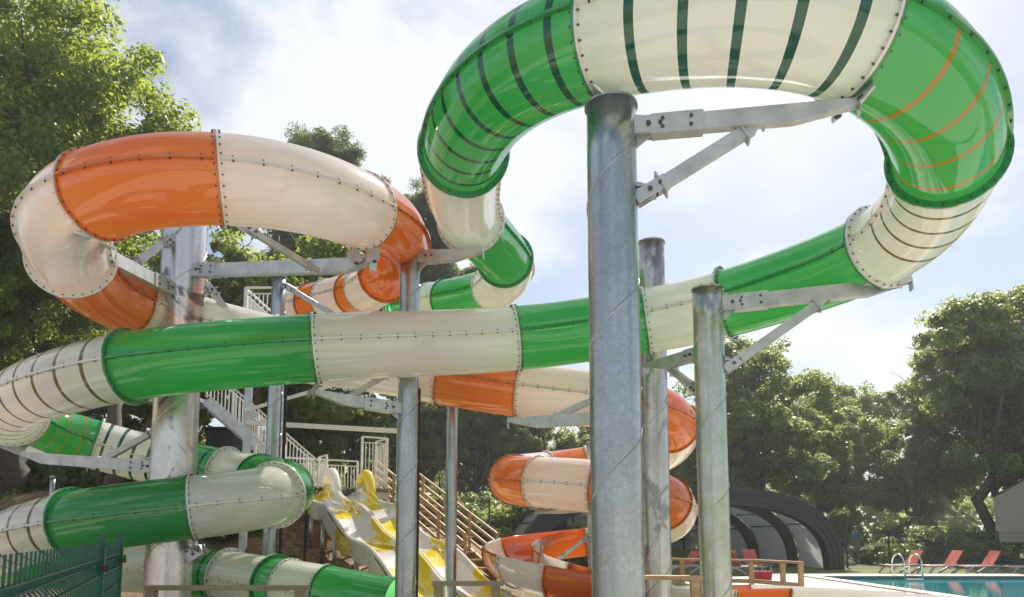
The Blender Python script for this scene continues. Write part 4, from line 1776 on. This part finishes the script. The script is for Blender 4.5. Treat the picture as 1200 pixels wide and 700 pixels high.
def make_oak(label, H_, crown_r, crown_z0, seed, mat, nclump, per, leaf, trunk_r, group, name='oak_tree', cat='tree', sq=(1, 1, 1), low=0.0):
    rng = np.random.default_rng(seed)
    root = thing(name, label, cat, (0, 0, 0), 0, group)
    cz = (H_ + crown_z0) / 2
    rz2 = (H_ - crown_z0) / 2
    # big lobes first, clumps around them
    nl = 16
    lobes = []
    for k in range(nl):
        d = rng.normal(size=3)
        d /= np.linalg.norm(d)
        d[2] = d[2] * 0.9 + 0.1
        rr = 0.42 + 0.28 * rng.random()
        lobes.append((np.array([d[0] * crown_r * rr, d[1] * crown_r * rr, cz + d[2] * rz2 * rr]), crown_r * (0.34 + 0.2 * rng.random())))
    cs, rs, cn = [], [], []
    for k in range(nclump):
        c, lr_ = lobes[rng.integers(nl)]
        d = rng.normal(size=3)
        d /= np.linalg.norm(d)
        q = c + d * lr_ * (0.55 + 0.5 * rng.random() ** 0.5) * np.array([1, 1, 0.85])
        if q[2] < crown_z0 * 0.8:
            continue
        cs.append(q)
        rs.append(crown_r * 0.078 * (0.7 + 0.9 * rng.random()))
        cn.append(int(per * (0.6 + 0.8 * rng.random())))
    A = np.array(cs)
    near = (np.linalg.norm(A[:, None] - A[None], axis=2) < crown_r * 0.2).sum(1)
    ok = [i for i in range(len(cs)) if near[i] >= 5]
    cs, rs, cn = [cs[i] for i in ok], [rs[i] for i in ok], [cn[i] for i in ok]
    me = leaf_mesh('crown', cs, rs, cn, leaf, mat, rng)
    link('crown', me, root)
    tb = MB()
    top = (rng.normal() * 0.3, rng.normal() * 0.3, cz + rz2 * 0.35)
    limb(tb, (0, 0, -0.4), top, trunk_r, trunk_r * 0.25, rng, 9, 0)
    for c, lr_ in lobes:
        f = 0.25 + 0.4 * rng.random()
        z0 = crown_z0 * 0.7 + (top[2] - crown_z0 * 0.7) * f * 0.8
        limb(tb, (top[0] * z0 / top[2], top[1] * z0 / top[2], z0), c, trunk_r * 0.42, trunk_r * 0.08, rng)
        for j in range(3):
            q = c + rng.normal(size=3) * lr_ * 0.5
            limb(tb, c, q, trunk_r * 0.10, 0.012, rng, 4)
    o = tb.build('trunk', BARK, None, smooth=True)
    o.parent = root
    return root


def make_pine(label, H_, seed, group=None):
    rng = np.random.default_rng(seed)
    root = thing('pine_tree', label, 'tree', (0, 0, 0), 0, group)
    tb = MB()
    limb(tb, (0, 0, -0.4), (0.3, 0.1, H_ * 0.97), 0.38, 0.07, rng, 12, 0)
    cs, rs, cn = [], [], []
    for k in range(60):
        f = 0.42 + 0.57 * (k / 59)
        z = H_ * f
        a = rng.random() * 2 * PI
        L = (1.0 - 0.6 * ((f - 0.42) / 0.58) ** 2.4) * 4.1 * (0.5 + 0.6 * rng.random())
        e = np.array([math.cos(a) * L, math.sin(a) * L, z + L * (0.18 + 0.25 * rng.random())])
        st_ = (0.3 * f, 0.1 * f, z)
        limb(tb, st_, e, 0.09 * (1.2 - f), 0.02, rng, 5, -0.2)
        if f < 0.55 and rng.random() < 0.6:
            for j in range(3):
                g_ = e + rng.normal(size=3) * 0.7
                limb(tb, e * 0.8 + np.array([0.06 * f, 0.02 * f, z * 0.2]), g_, 0.03, 0.01, rng, 3, 0)
            nsub = 2
        else:
            nsub = 12
        for j in range(nsub):
            s = 0.45 + 0.6 * rng.random()
            q = np.array(st_) + (e - np.array(st_)) * s + rng.normal(size=3) * np.array([0.45, 0.45, 0.22])
            cs.append(q)
            rs.append(0.42 + 0.32 * rng.random())
            cn.append(300)
    me = leaf_mesh('crown', cs, rs, cn, 0.045, LEAF_P, rng, elong=6.0, upb=0.0, squash=0.75)
    link('crown', me, root)
    o = tb.build('trunk', PBARK, None, smooth=True)
    o.parent = root
    return root


def put(root, px, d, scale=1.0, rz=0.0, label=None, first=False, dz=-0.1):
    x = (px - 600) / FPX * d
    y = d * math.cos(PITCH)
    loc = (x, y, gz(x, y) + dz)
    if first:
        root.location = loc
        root.rotation_euler = (0, 0, rz)
        root.scale = (scale,) * 3 if isinstance(scale, (int, float)) else scale
        if label:
            root['label'] = label
        return root
    return copy_thing(root, loc, rz, scale, label)


GT = 'broadleaf trees around the slides'
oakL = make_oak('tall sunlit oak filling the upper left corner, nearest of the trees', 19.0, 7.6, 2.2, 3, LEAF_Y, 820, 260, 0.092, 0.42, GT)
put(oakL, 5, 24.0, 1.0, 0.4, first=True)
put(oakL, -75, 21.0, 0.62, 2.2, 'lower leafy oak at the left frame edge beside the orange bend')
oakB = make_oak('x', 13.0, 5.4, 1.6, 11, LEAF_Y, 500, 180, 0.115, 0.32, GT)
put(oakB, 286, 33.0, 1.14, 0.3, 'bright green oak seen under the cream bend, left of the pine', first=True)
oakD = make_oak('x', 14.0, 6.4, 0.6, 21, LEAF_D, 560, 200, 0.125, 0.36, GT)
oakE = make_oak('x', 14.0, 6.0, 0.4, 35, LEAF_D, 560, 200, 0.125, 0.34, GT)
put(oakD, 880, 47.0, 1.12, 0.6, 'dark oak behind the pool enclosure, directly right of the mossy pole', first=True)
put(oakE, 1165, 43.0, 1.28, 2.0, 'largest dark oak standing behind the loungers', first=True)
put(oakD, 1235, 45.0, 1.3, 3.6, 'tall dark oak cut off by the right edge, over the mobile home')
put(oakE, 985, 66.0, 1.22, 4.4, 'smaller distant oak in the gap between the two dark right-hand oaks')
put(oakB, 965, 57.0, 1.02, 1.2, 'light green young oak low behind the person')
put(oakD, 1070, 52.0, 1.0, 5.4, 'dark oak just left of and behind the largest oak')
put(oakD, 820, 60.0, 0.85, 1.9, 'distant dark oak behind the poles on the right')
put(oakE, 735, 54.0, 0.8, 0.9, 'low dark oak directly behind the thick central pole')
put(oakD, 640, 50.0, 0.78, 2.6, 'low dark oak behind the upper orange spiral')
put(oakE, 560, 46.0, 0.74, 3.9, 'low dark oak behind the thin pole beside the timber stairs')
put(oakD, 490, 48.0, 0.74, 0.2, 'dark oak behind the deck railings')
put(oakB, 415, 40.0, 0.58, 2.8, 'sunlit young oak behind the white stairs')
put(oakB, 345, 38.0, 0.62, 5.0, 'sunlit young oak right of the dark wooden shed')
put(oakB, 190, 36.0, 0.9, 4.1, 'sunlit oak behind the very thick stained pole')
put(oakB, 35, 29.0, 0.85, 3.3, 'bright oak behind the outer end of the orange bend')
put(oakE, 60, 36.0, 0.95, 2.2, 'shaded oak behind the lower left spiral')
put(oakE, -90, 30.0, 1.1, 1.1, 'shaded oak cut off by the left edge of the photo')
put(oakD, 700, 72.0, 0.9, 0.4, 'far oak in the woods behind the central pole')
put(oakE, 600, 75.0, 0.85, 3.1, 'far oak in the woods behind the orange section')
pine = make_pine('tall pine with a bare lower trunk rising between the orange and green bends', 24.0, 5)
put(pine, 374, 46.0, (1.25, 1.25, 1.0), 0.0, first=True)
pine2 = put(pine, 506, 47.0, (1.05, 1.05, 0.86), 2.3, 'shorter pine behind the descending green bend')


# fallen/leaning trunks by the left spiral
for px0, py0, px1, py1, d, r_, lab in ((122, 540, 138, 455, 19.5, 0.2, 'brown leaning tree trunk just left of the stained pole'),
                                      (120, 520, 190, 465, 22.0, 0.16, 'dark fallen trunk slanting behind the left spiral')):
    a, b = P(px0, py0, d), P(px1, py1, d)
    a.z = gz(a.x, a.y) - 0.2
    mb = MB()
    rng = np.random.default_rng(int(px0 + py0))
    limb(mb, a, b + (b - a) * 0.5, r_ * 1.15, r_ * 0.7, rng, 9, 0)
    o = mb.build('tree_trunk', BARK, loc=(a.x, a.y, a.z), smooth=True)
    tag(o, lab, 'tree trunk')


# thin volume added to lift the dark tones, standing in for veiling glare
hm = bpy.data.materials.new('veiling_glare')
hm.use_nodes = True
ht_ = hm.node_tree
ht_.nodes.clear()
ho = nd(ht_, 'ShaderNodeOutputMaterial')
hv = nd(ht_, 'ShaderNodeVolumePrincipled')
hv.inputs['Color'].default_value = (0.93, 0.96, 1.0, 1)
hv.inputs['Density'].default_value = 0.0010
hv.inputs['Anisotropy'].default_value = 0.25
lk(ht_, hv.outputs[0], ho.inputs['Volume'])
hz_ = MB()
hz_.box((0, 340, 18), 1500, 1400, 38)
tag(hz_.build('glare_haze', hm), kind='stuff')


# shrubs
def make_shrub(label, seed, mat, group):
    rng = np.random.default_rng(seed)
    root = thing('shrub', label, 'shrub', (0, 0, 0), 0, group)
    cs = [(rng.normal() * 0.45, rng.normal() * 0.45, 0.25 + 0.6 * rng.random()) for k in range(34)]
    rs = [0.2 + 0.14 * rng.random() for k in cs]
    me = leaf_mesh('foliage', cs, rs, [90] * len(cs), 0.075, mat, rng)
    link('foliage', me, root)
    tb = MB()
    for c in cs[::3]:
        limb(tb, (0, 0, -0.1), c, 0.02, 0.006, rng, 4)
    o = tb.build('stems', BARK, None)
    o.parent = root
    return root


GS = 'shrubs on the bank and along the woods'
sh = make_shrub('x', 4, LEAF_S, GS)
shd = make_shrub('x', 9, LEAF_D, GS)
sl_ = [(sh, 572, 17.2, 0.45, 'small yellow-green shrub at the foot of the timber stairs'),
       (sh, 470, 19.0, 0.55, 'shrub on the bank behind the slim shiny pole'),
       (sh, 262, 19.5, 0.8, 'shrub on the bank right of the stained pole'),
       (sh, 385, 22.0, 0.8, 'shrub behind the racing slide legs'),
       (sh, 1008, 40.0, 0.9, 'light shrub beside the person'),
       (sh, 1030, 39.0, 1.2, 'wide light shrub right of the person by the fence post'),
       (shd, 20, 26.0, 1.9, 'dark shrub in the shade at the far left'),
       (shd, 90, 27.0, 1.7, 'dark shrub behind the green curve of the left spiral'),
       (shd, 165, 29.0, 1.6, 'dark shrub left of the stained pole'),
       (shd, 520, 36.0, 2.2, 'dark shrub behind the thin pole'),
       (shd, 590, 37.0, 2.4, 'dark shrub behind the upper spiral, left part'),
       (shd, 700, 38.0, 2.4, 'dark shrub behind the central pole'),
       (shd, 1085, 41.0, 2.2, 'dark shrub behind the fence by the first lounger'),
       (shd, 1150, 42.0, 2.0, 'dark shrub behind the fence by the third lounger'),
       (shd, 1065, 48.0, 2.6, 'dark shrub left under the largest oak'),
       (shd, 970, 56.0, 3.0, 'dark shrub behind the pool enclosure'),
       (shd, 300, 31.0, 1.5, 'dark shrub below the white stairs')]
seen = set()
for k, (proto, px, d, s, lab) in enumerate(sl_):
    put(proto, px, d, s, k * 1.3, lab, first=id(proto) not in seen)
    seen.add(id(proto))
# grass tufts and fallen leaves on the earth bank
rng = np.random.default_rng(5)
cs, rs = [], []
while len(cs) < 700:
    x, y = rng.random() * 24 - 20, 15.5 + rng.random() * 13
    if math.sin(x * 1.1) + math.sin(y * 1.3 + x * 0.4) + rng.normal() * 0.5 < 0.5:
        continue
    cs.append((x, y, gz(x, y) + 0.04))
    rs.append(0.16 + 0.2 * rng.random())
me = leaf_mesh('ground_cover', cs, rs, [45] * len(cs), 0.02, LEAF_S, rng, elong=7.0, upb=0.0, squash=0.45)
o = bpy.data.objects.new('ground_cover', me)
COL.objects.link(o)
tag(o, 'low tufts of weeds and grass scattered over the earth bank', 'ground cover', kind='stuff')
# distant wood that closes the view
rng = np.random.default_rng(77)
cs, rs = [], []
for k in range(900):
    a = R(-62) + R(124) * rng.random()
    rr = 92 + 25 * rng.random()
    x, y = math.sin(a) * rr, math.cos(a) * rr
    cs.append((x, y, gz(x, y) + 7.0 * rng.random() ** 0.9))
    rs.append(1.4 + 1.2 * rng.random())
me = leaf_mesh('distant_woodland', cs, rs, [60] * len(cs), 0.55, LEAF_D, rng)
o = bpy.data.objects.new('distant_woodland', me)
COL.objects.link(o)
tag(o, 'dark band of far-off woodland closing the view behind everything', 'woodland', kind='stuff')
